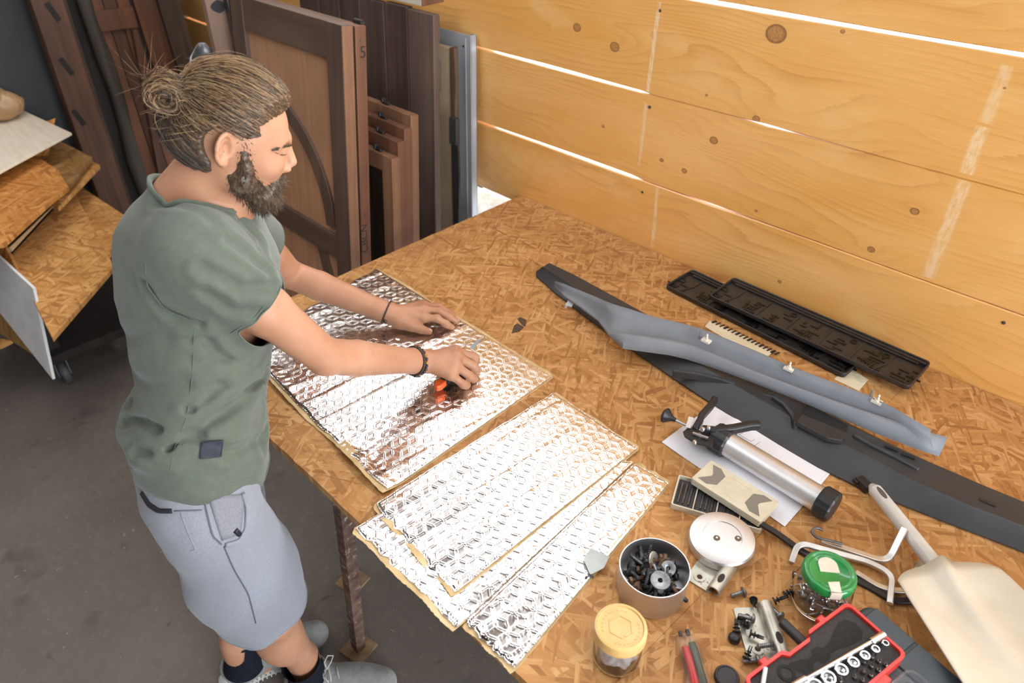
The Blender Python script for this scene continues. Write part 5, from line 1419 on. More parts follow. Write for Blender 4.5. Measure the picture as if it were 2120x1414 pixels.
m = MB(); pts = [(-.009, -.022), (.009, -.019), (.0075, -.040), (-.008, -.041)]; m.prism([rot2(*p) for p in pts], .0843, .0856); pts2 = [(-.0085, -.0395), (.0080, -.0395), (.0080, -.0432), (-.0085, -.0432)]; m.prism([rot2(*p) for p in pts2], .072, .0856); m.build('tape_piece', M_MASK, lg, world=False)
M_BRSC = mat('bright_screw', (.42, .43, .46), (.66, .67, .70), 100, rough=.25, metal=1.0)
sc0 = bolt_mesh('pan', .020, .0019, .0042).build('screw', M_BRSC, None, smooth=40); tag(sc0, 'bright screw inside the green-lidded jar', 'screw', 'screws in the green-lidded jar')
nt0 = MB(); nt0.lathe([(.0028, 0), (.0055, 0), (.0055, .004), (.0028, .004)], 6, cap0=False, cap1=False); nt0.lathe([(.0028, .004), (.0028, 0)], 6, cap0=False, cap1=False)
nt0 = nt0.build('nut', M_BRSC, None, smooth=30); tag(nt0, 'bright hex nut inside the green-lidded jar', 'nut', 'nuts in the green-lidded jar')
rd = random.Random(31); n_s = [sc0, False]; n_n = [nt0, False]
for i in range(58):
    lay = i // 15; a = i * 2.4 + rd.uniform(-.2, .2); r = .033 * math.sqrt(rd.random() * .75 + .25) if lay < 3 else .028 * rd.random(); z = .012 + lay * .013 + rd.uniform(-.002, .002)
    put(n_n if i % 5 == 2 else n_s, (gx_ + r * math.cos(a), gy_ + r * math.sin(a), ZT + z), (rd.uniform(1.1, 2.0), rd.uniform(-.4, .4), rd.uniform(0, 6.28)))

# ------------------------------------------------------------------ brackets, clips, loose screws
def hinge_bracket(label, M4, flip=1):
    r = thing('hinge_bracket', label, 'bracket', M4.translation, M4.to_euler())
    def pm(nm, mm, fn, **kw):
        m = MB(); fn(m); return m.build(nm, mm, r, world=False, **kw)
    o = rrect(.046, .090, .006)
    pm('plate', M_ZINC, lambda m: m.prism(o, 0, .0035), bevel=.0006)
    for y in (-.028, .028):
        pm('washer_face', M_ZINC, lambda m: m.lathe([(.0105, .0035), (.0100, .0046), (.0048, .0046), (.0044, .0036)], 24, (-.004, y, 0), cap0=False, cap1=False), smooth=40)
        pm('bolt_hole', mat('hole_dark', (.06, .03, .02), rough=.8), lambda m: m.lathe([(.0046, .0036), (.0002, .0037)], 16, (-.004, y, 0), cap0=False))
    def knuckle(m):
        rings = []
        for y in (-.044, .046):
            prof = [(.016, .003)] + [(.028 + .0115 * math.cos(a), .0115 + .0105 * math.sin(a)) for a in np.linspace(math.radians(200), math.radians(-60), 12)]
            rings.append([V(x, y, z) for x, z in prof] + [V(.028 + .0085 * math.cos(a), y, .0115 + .0078 * math.sin(a)) for a in np.linspace(math.radians(-60), math.radians(200), 12)])
        m.ring_faces(rings)
    pm('rolled_edge', M_ZINC, knuckle, smooth=40)
    pm('slot_hole', mat('hole_dark2', (.03, .02, .016), rough=.8), lambda m: m.prism([(.0285 + .005 * math.cos(a), -.020 + .010 * math.sin(a)) for a in np.linspace(0, 6.283, 18)[:-1]], .0222, .0228))
    return r
p0 = T(1458, 1178, 0); hinge_bracket('zinc hinge bracket partly under the tin lid', Matrix.Translation((p0.x + .006, p0.y + .006, ZT)) @ Matrix.Rotation(.08, 4, 'Z'))
p0 = T(1562, 1312, 0); hinge_bracket('zinc hinge bracket among the black push clips', Matrix.Translation((p0.x, p0.y, ZT)) @ Matrix.Rotation(.80, 4, 'Z'))
def clip_mesh():
    m = MB(); m.lathe([(.0005, 0), (.0062, 0), (.0068, .0012), (.0062, .0026), (.0024, .003), (.0024, .006), (.0056, .0068), (.0060, .0078), (.0024, .0090), (.0024, .0115), (.0042, .0122), (.0022, .0136)], 16, cap0=False)
    for s in (-1, 1): m.box((s * .0017, 0, .0175), (.0016, .0034, .009), taper=.7)
    return m
ck = clip_mesh().build('push_clip', M_BLK, None, smooth=40); tag(ck, 'x', 'clip', 'black push clips around the zinc bracket')
CL = [((1560, 1240), (1.2, .3, .4), 'black push clip lying against a pale screw'), ((1602, 1245), (1.1, .2, 2.4), 'black push clip just above a grey screw, nearer the bracket'), ((1625, 1232), (1.2, -.3, 2.9), 'black push clip closest to the green-lidded jar'),
      ((1533, 1278), (1.3, .2, .9), 'black push clip at the upper corner of the bracket'), ((1550, 1295), (1.35, .3, 5.2), 'black push clip lying on the bracket plate'), ((1525, 1310), (1.2, .5, 3.6), 'black push clip touching the round black plug'), ((1545, 1365), (1.25, .2, 3.3), 'black push clip below the bracket, farthest from the jar'), ((1552, 1311), (1.5, 0, 1.9), 'black push clip half over the lower bolt hole')]
for i, ((u, v), rt, lb) in enumerate(CL):
    loc = T(u, v, .0075 + (.005 if i in (4, 7) else 0))
    if i == 0: ck.location = loc; ck.rotation_euler = rt; ck['label'] = lb
    else: dup(ck, loc, rt, lb)
rp = MB(); rp.lathe([(.0075, 0), (.0095, .002), (.0095, .008), (.006, .0115), (.0005, .012)], 20); o = rp.build('round_plug', M_BLK, None, smooth=50); tag(o, 'small round black plug beside the push clips', 'plug'); o.location = T(1519, 1325, .0)
sp = bolt_mesh('pan', .022, .0040, .0078).build('grey_screw', M_GYBOLT, None, smooth=40); tag(sp, 'x', 'screw', 'loose grey screws around the zinc bracket')
for i, ((u, v), rt, lb) in enumerate([((1538, 1226), (1.45, 0, 2.6), 'grey pan-head screw farthest from the red case'), ((1614, 1275), (1.45, .1, 1.2), 'grey screw below the push clips, nearest the green-lidded jar'), ((1557, 1281), (1.5, 0, 2.0), 'grey screw lying over the upper bolt hole of the bracket'),
                                 ((1567, 1366), (1.4, 0, 2.4), 'grey screw half under the toolbox corner'), ((1596, 1335), (1.5, 0, 2.45), 'grey screw poking out of the bracket slot')]):
    loc = T(u, v, .0078 + (.005 if i == 2 else .012 if i == 4 else 0))
    if i == 0: sp.location = loc; sp.rotation_euler = rt; sp['label'] = lb
    else: dup(sp, loc, rt, lb)
# black round cap
m = MB(); m.lathe([(.0175, 0), (.0185, .002), (.0185, .008), (.0170, .010), (.0150, .0102), (.0140, .0092), (.0005, .0092)], 36, cap1=False); o = m.build('plastic_disc', M_BLKR, None, smooth=40); o.location = T(1503, 1406, .0); tag(o, 'flat round black cap between pouch and toolbox', 'cap')
# clear pouch with a red-handled tool
pc = thing('tool_pouch', 'long clear plastic pouch holding a red-handled tool', 'pouch', T(1430, 1370, 0))
q0 = T(1418, 1318, .004); q1 = T(1452, 1440, .004); fm = frame(q0, q1 - q0, (0, 1, 0)); L = (q1 - q0).length
def pouch_part(nm, mm, w0, w1, z0, z1, x0, x1, off=0, n=10):
    m = MB(); m.M = fm; rings = []
    for i in range(n + 1):
        s = i / n; x = x0 + (x1 - x0) * s; w = (w0 + (w1 - w0) * s) * (1 + .05 * math.sin(9 * s)); h = z1 * (.55 + .45 * math.sin(math.pi * min(1, .1 + s)))
        rings.append([V(x, off + w * math.cos(a), z0 + h * .5 + h * .5 * math.sin(a)) for a in [2 * math.pi * k / 16 for k in range(16)]])
    m.ring_faces(rings); return m.build(nm, mm, pc, smooth=50)
t = NT('clear_film'); M_FILM = t.set(color=(.93, .94, .94), rough=.06, trans=.92, ior=1.12, alpha=.55)
pouch_part('tool_handle', plastic('red_grip', (.50, .025, .025), .35), .0055, .0065, .0005, .012, .020, L, -.0055)
pouch_part('tool_blade_side', plastic('olive_grip', (.055, .060, .035), .4), .0060, .0070, .0005, .012, .014, L, .0065)
pouch_part('clear_sleeve', M_FILM, .0155, .0185, -.003, .018, .0, L)
m = MB(); m.M = fm; m.box((-.004, .005, .004), (.010, .006, .006)); m.box((-.003, -.007, .004), (.008, .005, .006)); m.build('black_tabs', M_BLK, pc, bevel=.001)

# ------------------------------------------------------------------ silver bent bars, hook, flat rod
M_SILV = mat('satin_aluminium', (.62, .62, .61), (.74, .74, .73), 30, rough=.32, metal=.85)
def bent(name, label, uv, sec, mm, dz, cat='bar', group=None, rad=.02):
    pts = [T(u, v, z) for (u, v), z in zip(uv, dz)]; out = [pts[0]]
    for a, b, c in zip(pts[:-2], pts[1:-1], pts[2:]):
        d1 = (b - a); d2 = (c - b); r = min(rad, d1.length * .45, d2.length * .45); s0 = b - d1.normalized() * r; s1 = b + d2.normalized() * r
        for k in range(7): w = k / 6; out.append(s0.lerp(b, w).lerp(b.lerp(s1, w), w))
    out.append(pts[-1]); m = MB(); m.tube(out, 0, flat=sec); o = m.build(name, mm, None, bevel=.0012, smooth=50); tag(o, label, cat, group); return o
GB = 'silver bent bars by the shovel'
bent('bent_bar', 'silver bent bar whose upright end leans on the shovel handle', [(1700, 1120), (1838, 1166), (1873, 1093)], (.011, .008), M_SILV, (.012, .012, .045), group=GB, rad=.022)
bent('bent_bar', 'silver hook-ended bar running behind the green lid', [(1638, 1165), (1652, 1123), (1800, 1164), (1848, 1190), (1842, 1250)], (.010, .008), M_SILV, (.006, .020, .012, .014, .010), group=GB, rad=.022)
bent('bent_bar', 'lowest silver bar, showing right of the green-lidded jar', [(1770, 1185), (1830, 1222), (1890, 1225)], (.010, .008), M_SILV, (.005, .005, .005), group=GB)
m = MB(); rings = []
for i in range(25):
    a = math.radians(300 * i / 24 + 30); c = T(1634, 1158, .010); c = c + V(.0085 * math.cos(a), .0085 * math.sin(a) * .5, .0085 * math.sin(a)); rings.append(c)
bent('wire_hook', 'dark grey wire hook lying over the silver bars', [(1704, 1098), (1690, 1091), (1678, 1100), (1690, 1113), (1745, 1126)], (.0042, .0042), mat('grey_wire', (.10, .105, .115), (.15, .155, .165), 60, rough=.4, metal=.6), (.020, .024, .022, .021, .021), 'hook', rad=.012)
bent('flat_rod', 'long flat black rod passing under the green-lidded jar', [(1572, 1082), (1610, 1105), (1660, 1142), (1740, 1185), (1800, 1215), (1850, 1245), (1892, 1243)], (.0115, .006), M_BLK, (.018, .014, .006, .0035, .0035, .005, .006), 'rod', rad=.03)
m = MB(); c = T(1649, 1191, .0035); m.box(c, (.013, .011, .007), (0, 0, .5)); o = m.build('rubber_block', M_BLK, None, bevel=.001); tag(o, 'tiny black rubber block left of the green-lidded jar', 'block')
bent('steel_strap', 'short bent steel strap under the shovel neck', [(1888, 1200), (1912, 1160), (1935, 1170)], (.012, .003), M_SILV, (.004, .010, .008), 'strap')

# ------------------------------------------------------------------ white shovel
M_SHOV = mat('ivory_enamel', (.60, .545, .44), (.68, .62, .51), 12, rough=.32, spots=(34, .70, (.36, .27, .16)))
M_SHAFT = mat('white_enamel_tube', (.62, .60, .56), (.70, .68, .64), 20, rough=.28)
sv = thing('shovel', 'white enamelled shovel with a short tubular handle', 'shovel', (.0, 1.05, ZT))
s0 = T(1812, 1015, .022); s1 = T(1952, 1190, .038)
MB().cyl(s0, s1, .0128, 28, .0140).build('tube_handle', M_SHAFT, sv, smooth=40)
m = MB(); d = (s1 - s0).normalized(); m.lathe([(.0005, -.016), (.006, -.013), (.0128, 0)], 28, s0, d, cap0=False, cap1=False); m.build('handle_end', M_SHAFT, sv, smooth=60)
m = MB(); m.prism([(.010 * math.cos(a) * 1.6, .0045 * math.sin(a)) for a in np.linspace(0, 6.283, 15)[:-1]], .0, .0008, frame(T(1826, 1020, .036), s1 - s0, V(0, 0, 1).cross(s1 - s0))); m.build('hang_hole', mat('hole_shadow', (.10, .09, .08), rough=.8), sv)
# blade: dished sheet with a centre socket ridge
nu, nv = 26, 26; g = np.zeros((nv + 1, nu + 1, 3))
n0 = Vector(s1); dirv = Vector((d.x, d.y, 0)).normalized(); lat = V(-dirv.y, dirv.x, 0)
for j in range(nv + 1):
    for i in range(nu + 1):
        u = i / nu * 2 - 1; v = j / nv
        w = .090 + .030 * v; L = .36
        x = -.008 + v * L + (-.012 * (1 - abs(u)) if v < .02 else 0); 
        shoulder = .016 * max(0, 1 - v * 9) * (abs(u) ** 5)
        p = n0 + dirv * (x + shoulder) + lat * (u * w)
        z = .030 + .020 * u * u + .034 * v + .020 * math.exp(-(u * w / .018) ** 2) * max(0, 1 - v / .62) + .012 * max(0, 1 - v * 6) * (1 - u * u)
        g[j, i] = (p.x, p.y, ZT + max(.004, z))
q = [(j * (nu + 1) + i, j * (nu + 1) + i + 1, (j + 1) * (nu + 1) + i + 1, (j + 1) * (nu + 1) + i) for j in range(nv) for i in range(nu)]
MB().add([Vector(p) for p in g.reshape(-1, 3)], q).build('blade', M_SHOV, sv, smooth=180, solid=.0022)
m = MB(); c = T(1788, 1003, .010); m.box(c, (.030, .018, .018), (0, 0, -.4)); m.box(c + V(-.010, .004, 0), (.012, .026, .012), (0, 0, -.4)); o = m.build('black_plug', M_BLK, None, bevel=.002); tag(o, 'black plastic connector at the tip of the shovel handle', 'connector')

# ------------------------------------------------------------------ toolbox and red bit set
M_SLATE = mat('slate_blue_plastic', (.035, .052, .066), (.045, .062, .076), 30, rough=.42, bump=.05, bscale=900)
bx = V(.974, -.228, 0); by = V(-.228, -.974, 0); c0 = V(-.052, .866, ZT)
def BF(u, v, z=0): return c0 + bx * u + by * v + V(0, 0, z)
fmB = frame(c0, bx, -by)
tb = thing('tool_case', 'dark slate-blue plastic tool case under the red bit set', 'tool case', BF(.16, .2))
m = MB(); m.M = frame(c0, bx, by); 
def rr2(x0, y0, x1, y1, r=.02): return [(x, y) for x, y in rrect(x1 - x0, y1 - y0, r, 5, (x0 + x1) / 2, (y0 + y1) / 2)]
m.M = Matrix((( bx.x, by.x, 0, c0.x), (bx.y, by.y, 0, c0.y), (0, 0, 1, c0.z), (0, 0, 0, 1)))
MX = m.M.copy()
m.prism(rr2(0, 0, .34, .42), .0, .046); m.build('case_shell', M_SLATE, tb, bevel=.006, seg=3, smooth=40)
for x in (.035, .115, .20, .28):
    m = MB(); m.M = MX; m.prism(rr2(x - .0315 if x > .04 else .012, .004, x + .044, .060, .003), .046, .0495); m.build('lid_panel', M_SLATE, tb, bevel=.002)
rc = thing('bit_set_case', 'open red bit set case with black foam insert', 'case', BF(.03, .12, .05))
M_RED = plastic('red_plastic', (.62, .030, .022), .32, (.66, .036, .028))
M_FOAM = mat('black_foam', (.034, .032, .031), (.046, .043, .041), 200, rough=.9, bump=.25, bscale=900)
rx0, ry0, rx1, ry1 = -.012, .054, .090, .283; zc = .0497
def outline(x0, y0, x1, y1, e=0.0, notch=True):
    p = []
    r = .010 - e * .5
    for cxx, cyy, a0 in ((x1 - r, y0 + r, 270), (x1 - r, y1 - r, 0), (x0 + r, y1 - r, 90)):
        p += [(cxx + r * math.cos(math.radians(a0 + 90 * k / 4)), cyy + r * math.sin(math.radians(a0 + 90 * k / 4))) for k in range(5)]
    if notch: p += [(x0, y0 + .150), (x0 + .008, y0 + .142), (x0 + .008, y0 + .098), (x0, y0 + .090)]
    p += [(x0 + r + r * math.cos(math.radians(180 + 90 * k / 4)), y0 + r + r * math.sin(math.radians(180 + 90 * k / 4))) for k in range(5)]
    return p
m = MB(); m.M = MX; ringplate(m, outline(rx0, ry0, rx1, ry1), outline(rx0 + .0045, ry0 + .0045, rx1 - .0045, ry1 - .0045, .0045), zc, zc + .026); m.build('case_wall', M_RED, rc, bevel=.0012, smooth=40)
m = MB(); m.M = MX; m.prism(outline(rx0 + .003, ry0 + .003, rx1 - .003, ry1 - .003, .003), zc, zc + .003); m.build('case_floor', M_RED, rc)
m = MB(); m.M = MX; m.prism(outline(rx0 + .0052, ry0 + .0052, rx1 - .0052, ry1 - .0052, .0052), zc + .003, zc + .021); m.build('foam_insert', M_FOAM, rc)
# moulded hollow of the missing handle: lies just proud as a darker rim plus a sunk bed
M_FOAMD = mat('foam_hollow', (.016, .015, .015), (.022, .021, .020), 200, rough=.95)
hol = [(.010, .022), (.022, .014), (.036, .017), (.043, .030), (.040, .050), (.034, .072), (.033, .088), (.038, .094), (.037, .108), (.030, .112), (.030, .120), (.036, .128), (.034, .144), (.022, .150), (.014, .160), (.012, .146), (.016, .130), (.021, .120), (.021, .112), (.014, .106), (.016, .094), (.022, .088), (.020, .070), (.012, .050), (.008, .034)]
m = MB(); m.M = MX; m.prism([(rx0 + .006 + x * 1.05, ry0 + .004 + y) for x, y in hol], zc + .0205, zc + .0214); m.build('handle_hollow', M_FOAMD, rc)
m = MB(); m.M = MX; ringplate(m, [(rx0 + .026 + .013 * math.cos(a), ry0 + .168 + .013 * math.sin(a)) for a in np.linspace(0, 6.283, 25)[:-1]], [(rx0 + .026 + .008 * math.cos(a), ry0 + .168 + .008 * math.sin(a)) for a in np.linspace(0, 6.283, 25)[:-1]], zc + .0205, zc + .0222); m.build('round_hollow', M_FOAMD, rc)
for yy in (.055, .180):
    m = MB(); m.M = MX; m.box((rx0 - .004, ry0 + yy, zc + .016), (.010, .014, .010)); m.build('latch_nub', M_RED, rc, bevel=.002)
for yy in (.075, .165): m = MB(); m.M = MX; m.box((rx1 + .004, ry0 + yy, zc + .018), (.012, .050, .010)); m.build('hinge', M_RED, rc, bevel=.0015)
m = MB(); m.M = MX; m.prism(rrect(.046, .014, .006, 6, rx0 - .016, ry0 + .100), zc + .000, zc + .012); o = m.build('carry_loop', M_BLKR, rc, bevel=.003, smooth=40)
t = NT('clear_lid_plastic'); M_CLR = t.set(color=(.90, .92, .94), rough=.10, trans=.9, ior=1.2, alpha=.35)
ld = None
m = MB(); m.M = MX; ringplate(m, rr2(rx1 + .012, ry0 + .010, rx1 + .130, ry1, .014), rr2(rx1 + .015, ry0 + .013, rx1 + .127, ry1 - .003, .011), zc, zc + .022); m.prism(rr2(rx1 + .012, ry0 + .010, rx1 + .130, ry1, .014), zc, zc + .0025); m.build('clear_lid', M_CLR, rc, smooth=40)
m = MB(); m.M = MX; m.box((rx1 + .060, ry0 + .10, zc + .0030), (.050, .060, .0006)); m.build('red_label', M_RED, rc)
# contents
M_CHR = mat('chrome', (.70, .70, .71), (.78, .78, .78), 60, rough=.16, metal=1.0)
def on_case(x, y, z): return MX @ V(rx0 + x, ry0 + y, zc + z)
eb = thing('extension_bar', 'chrome extension bar lying across the red bit set', 'extension bar', on_case(.055, .09, .022))
a = on_case(.0645, .004, .027); b = on_case(.044, .196, .027); dd = (b - a).normalized()
MB().cyl(a, b, .0036, 16).build('shaft', M_CHR, eb, smooth=40); MB().cyl(a - dd * .0, a + dd * .026, .0060, 20).build('socket_end', M_CHR, eb, smooth=40)
MB().cyl(b - dd * .040, b, .0064, 20).build('drive_end', M_CHR, eb, smooth=40); MB().cyl(b, b + dd * .008, .0060, 4).build('square_tip', M_STEEL, eb)
ordn = ['smallest', 'second smallest', 'third smallest', 'fourth smallest', 'middle-sized', 'fourth largest', 'third largest', 'second largest', 'largest']
for i in range(9):
    r = .0048 + .0011 * i; yy = .018 + i * .0195 + .0006 * i * i; xx = .0755 - .0035 * i * .9 + .001 * i
    m = MB(); m.lathe([(r * .62, .0), (r, .0), (r, .012), (r * .93, .0135), (r * .74, .0135), (r * .66, .010)], 24, cap0=False, cap1=False); m.lathe([(r * .66, .010), (r * .60, .002), (.0004, .002)], 6, cap0=False, cap1=False)
    o = m.build('socket', M_CHR, None, smooth=40); tag(o, ordn[i] + ' chrome socket in the row of nine beside the bar', 'socket', 'chrome sockets in the red case'); o.location = on_case(xx, yy, .0212); o.rotation_euler = (0, 0, -.23)
M_BITD = mat('dark_bit', (.07, .055, .05), (.16, .13, .12), 300, rough=.35, metal=.8)
bt = MB(); bt.lathe([(.0032, 0), (.0032, .006), (.0018, .007), (.0010, .010)], 6); bt = bt.build('driver_bit', M_BITD, None, smooth=30); tag(bt, 'small dark driver bit standing in the red case foam', 'driver bit', 'driver bits in the red case'); k = [bt, False]
for j in range(8):
    for i in range(3):
        if (i + j) % 7 == 5: continue
        put(k, on_case(.0935 - i * .0085 - j * .0006, .040 + j * .0165 + i * .004, .0208), (.15, .1, i + j))
wh = MB(); wh.cyl(on_case(.006, .190, .026), on_case(.030, .226, .026), .0030, 12); o = wh.build('white_rod', mat('white_rod', (.72, .72, .72), rough=.35), None, smooth=40); tag(o, 'short white rod lying in the red case corner', 'rod')
m = MB(); m.lathe([(.005, 0), (.009, 0), (.009, .010), (.0065, .0105), (.0055, .006)], 20, on_case(.078, .190, .0212), cap0=False); o = m.build('bit_adapter', M_CHR, None, smooth=40); tag(o, 'round chrome adapter apart from the socket row in the red case', 'adapter')
# ------------------------------------------------------------------ stored doors beside the bench
M_DBR = wood('dark_brown_frame', (.115, .068, .048), (.060, .034, .024), 'z', 30, .5)
M_DBRX = wood('dark_brown_rail', (.115, .068, .048), (.060, .034, .024), 'x', 30, .5)
M_PANEL = wood('red_brown_panel', (.42, .215, .115), (.32, .155, .08), 'z', 45, .5, .12)
M_EDGE = wood('worn_red_edge', (.22, .095, .050), (.115, .048, .028), 'z', 26, .55)
M_EDGE2 = wood('pale_brown_edge', (.30, .155, .080), (.17, .080, .045), 'z', 26, .6)
M_PLANK = wood('dark_walnut_plank', (.090, .054, .040), (.036, .021, .016), 'z', 24, .55)
M_INK = mat('marker_ink', (.02, .015, .015), rough=.7)
LEAN = -.12
def leaning(name, label, x, ytop, ztop, cat='door', group=None, lean=LEAN):
    """thing whose local z runs up the leaning face; origin at its foot"""
    yb = ytop + lean * ztop
    return thing(name, label, cat, (x, yb, 0), (lean, 0, 0), group)
def lbox(p, nm, mm, x0, x1, y0, y1, z0, z1, bevel=.002):
    return MB().box(((x0 + x1) / 2, (y0 + y1) / 2, (z0 + z1) / 2), (abs(x1 - x0), abs(y1 - y0), abs(z1 - z0))).build(nm, mm, p, world=False, bevel=bevel)
def mark(p, txt, size, loc, rot):
    c = bpy.data.curves.new('pencil_mark', 'FONT'); c.body = txt; c.size = size; c.extrude = .0002
    o = bpy.data.objects.new('pencil_mark', c); COL.objects.link(o); o.data.materials.append(M_INK); o.parent = p; o.location = loc; o.rotation_euler = rot
XR = -1.75
DG = 'old doors and frames stacked beside the bench'
dA = leaning('panel_door', 'front dark-framed door with red-brown panel and curved strip', XR, 1.122, 1.475, group=DG)
H = 1.486; Wd = .62; s = .078; th = .036
lbox(dA, 'stile', M_DBR, -s, 0, 0, th, 0, H); lbox(dA, 'stile', M_DBR, -Wd, -Wd + s, 0, th, 0, H)
lbox(dA, 'rail', M_DBRX, -Wd + s, -s, .001, th, H - .098, H); lbox(dA, 'rail', M_DBRX, -Wd + s, -s, .001, th, .765, .845); lbox(dA, 'rail', M_DBRX, -Wd + s, -s, .001, th, 0, .12)
lbox(dA, 'panel', M_PANEL, -Wd + s, -s, .014, .024, .845, H - .098, 0); lbox(dA, 'panel', M_PANEL, -Wd + s, -s, .014, .024, .12, .765, 0)
m = MB(); rings = []
for k in range(17):
    a = math.radians(4 + 76 * k / 16); r0, r1 = .388, .440
    c = (-s - .445, .838)
    rings.append([V(c[0] + r * math.cos(a), y, c[1] + r * math.sin(a) * .93) for r, y in ((r0, .004), (r1, .004), (r1, .016), (r0, .016))])
m.ring_faces(rings); m.build('curved_strip', M_DBR, dA, world=False, bevel=.001)
m = MB(); m.box((-s - .02, .009, .55), (.045, .010, .46), (0, -.35, 0)); m.build('lower_strip', M_DBR, dA, world=False)
lbox(dA, 'edge_face', M_EDGE2, .0005, .003, 0.001, th - .001, 0.002, H - .002, 0)
dB = leaning('panel_door', 'second door behind the panel door, edge marked with a 5', XR + .004, 1.164, 1.472, group=DG)
lbox(dB, 'stile', M_EDGE, -.08, 0, 0, .036, 0, 1.478); lbox(dB, 'stile', M_EDGE, -.62, -.54, 0, .036, 0, 1.478); lbox(dB, 'rail', M_DBRX, -.54, -.08, 0, .036, 1.38, 1.478); lbox(dB, 'rail', M_DBRX, -.54, -.08, 0, .036, 0, .12); lbox(dB, 'panel', M_PANEL, -.54, -.08, .012, .022, .12, 1.38, 0)
mark(dB, '5', .045, (.0008, .012, 1.395), (math.radians(90), 0, math.radians(90))); mark(dB, 'CBCN', .036, (.0008, .022, .80), (math.radians(90), math.radians(-90), math.radians(90)))
for z in (1.44, 1.08, .93): MB().lathe([(.004, -.001), (.004, .0015)], 10, (.0, .018, z), (1, 0, 0)).build('screw_head', M_SCREW, dB, world=False)
MB().cyl((-.05, .034, 1.483), (-.012, .034, 1.483), .007, 10).build('hinge_pin', M_DKBOLT, dB, world=False, smooth=40)
# four small window frames
for i, (x, yt, zt_, lb, mm) in enumerate(((-1.700, 1.205, 1.090, 'nearest small window frame, its reddish stile showing', M_EDGE2), (-1.712, 1.243, 1.128, 'second small window frame, standing behind the nearest one', M_EDGE), (-1.722, 1.279, 1.158, 'third small window frame in the stack', M_EDGE), (-1.730, 1.314, 1.188, 'farthest small window frame, against the dark plank door', M_EDGE2))):
    f = leaning('window_sash', lb, x, yt, zt_, 'window frame', DG, -.09); h = zt_ * 1.004; w = .50
    lbox(f, 'stile', mm, -.052, 0, 0, .031, 0, h); lbox(f, 'stile', mm, -w, -w + .052, 0, .031, 0, h); lbox(f, 'rail', mm, -w + .052, -.052, .001, .030, h - .052, h); lbox(f, 'rail', mm, -w + .052, -.052, .001, .030, 0, .06)
    m = MB(); m.box((-.085 - .02 * i, .016, h + .004), (.030, .010, .008)); m.box((-.10 - .02 * i, .016, h + .010), (.010, .014, .014)); m.build('iron_catch', M_DKBOLT, f, world=False, bevel=.002)
# dark plank door
dp = leaning('plank_door', 'tall dark plank door behind the small window frames', -1.755, 1.448, 1.452, group=DG, lean=-.07)
x = 0
for i, w in enumerate((.125, .118, .13, .12, .125, .13)):
    lbox(dp, 'plank', M_PLANK if i else wood('weathered_edge_plank', (.155, .105, .082), (.075, .046, .035), 'z', 24, .6), x - w + .002, x - .002 + .002 * (i == 0), 0, .026, 0, 1.455 + .004 * (i % 2), .003); x -= w
lbox(dp, 'ledge', M_PLANK, -.72, -.02, .026, .048, 1.22, 1.32); lbox(dp, 'ledge', M_PLANK, -.72, -.02, .026, .048, .2, .3)
b2 = leaning('raw_board', 'thick grey-brown board end behind the plank door', -1.850, 1.505, 1.425, 'board', lean=-.06); lbox(b2, 'board', wood('grey_brown_board', (.16, .12, .09), (.075, .055, .042), 'z', 24), -.5, 0, 0, .030, 0, 1.43)
wl_ = leaning('live_edge_board', 'pale board with a bark edge next to the grey metal panel', -1.778, 1.540, 1.335, 'board', lean=-.045)
lbox(wl_, 'board', wood('pale_sapwood', (.60, .48, .31), (.46, .34, .20), 'z', 24, .7), -.30, -.012, 0, .022, 0, 1.335, .002)
m = MB(); rings = []
for k in range(26):
    z = 1.338 * k / 25; o_ = .003 * math.sin(k * 1.7); rings.append([V(-.014, -.002, z), V(.004 + o_, .002, z), V(.006 + o_, .014, z), V(-.004, .024, z), V(-.014, .024, z)])
m.ring_faces(rings); m.build('bark_edge', wood('bark_edge', (.14, .075, .045), (.06, .03, .02), 'z', 40, .8), wl_, world=False, smooth=40)
bt_ = leaning('rubber_strap', 'black rubber strap hanging by the pale board', -1.712, 1.470, 1.13, 'strap', lean=-.06)
m = MB(); rings = []
for k in range(14):
    z = 1.13 - k * .087; xx = .010 * math.sin(k * .5); w = .013 + .004 * math.sin(k * .9); rings.append([V(xx - w, 0, z), V(xx + w, 0, z), V(xx + w, .008, z), V(xx - w, .008, z)])
m.ring_faces(rings); m.build('strap', M_BLK, bt_, world=False, smooth=60)
lbox(bt_, 'strap_head', M_BLKR, -.020, .016, -.004, .014, 1.06, 1.15, .004)
gm = leaning('metal_panel', 'tall grey sheet-metal panel leaning on the pine wall', -1.745, 1.588, 1.372, 'panel', lean=-.035)
M_GREYM = mat('grey_painted_metal', (.36, .38, .41), (.40, .42, .45), 8, rough=.35, metal=.2)
lbox(gm, 'sheet', M_GREYM, -.72, 0, 0, .003, 0, 1.372, .0008); lbox(gm, 'folded_edge', M_GREYM, -.004, 0.0, -.002, .026, 0, 1.372, .001); lbox(gm, 'folded_lip', M_GREYM, -.022, -.0, .022, .0255, 0, 1.372, .0008); lbox(gm, 'seam', M_GREYM, -.030, -.024, -.002, .001, 0, 1.36, .0006)
MB().lathe([(.004, -.0005), (.004, .002)], 12, (-.035, 0, 1.335), (0, -1, 0)).build('hole', M_INK, gm, world=False)
wt = thing('pale_plank', 'pale plank end lying on top of the stacked doors', 'plank', (-2.0, 1.50, 1.462), (0, 0, .06))
lbox(wt, 'plank', wood('bleached_plank', (.62, .55, .44), (.48, .40, .30), 'x', 26, .7), -.55, .17, -.045, .045, .0, .024)
lbox(wt, 'sawn_end', M_EDGE, .1705, .176, -.045, .045, .0, .024)
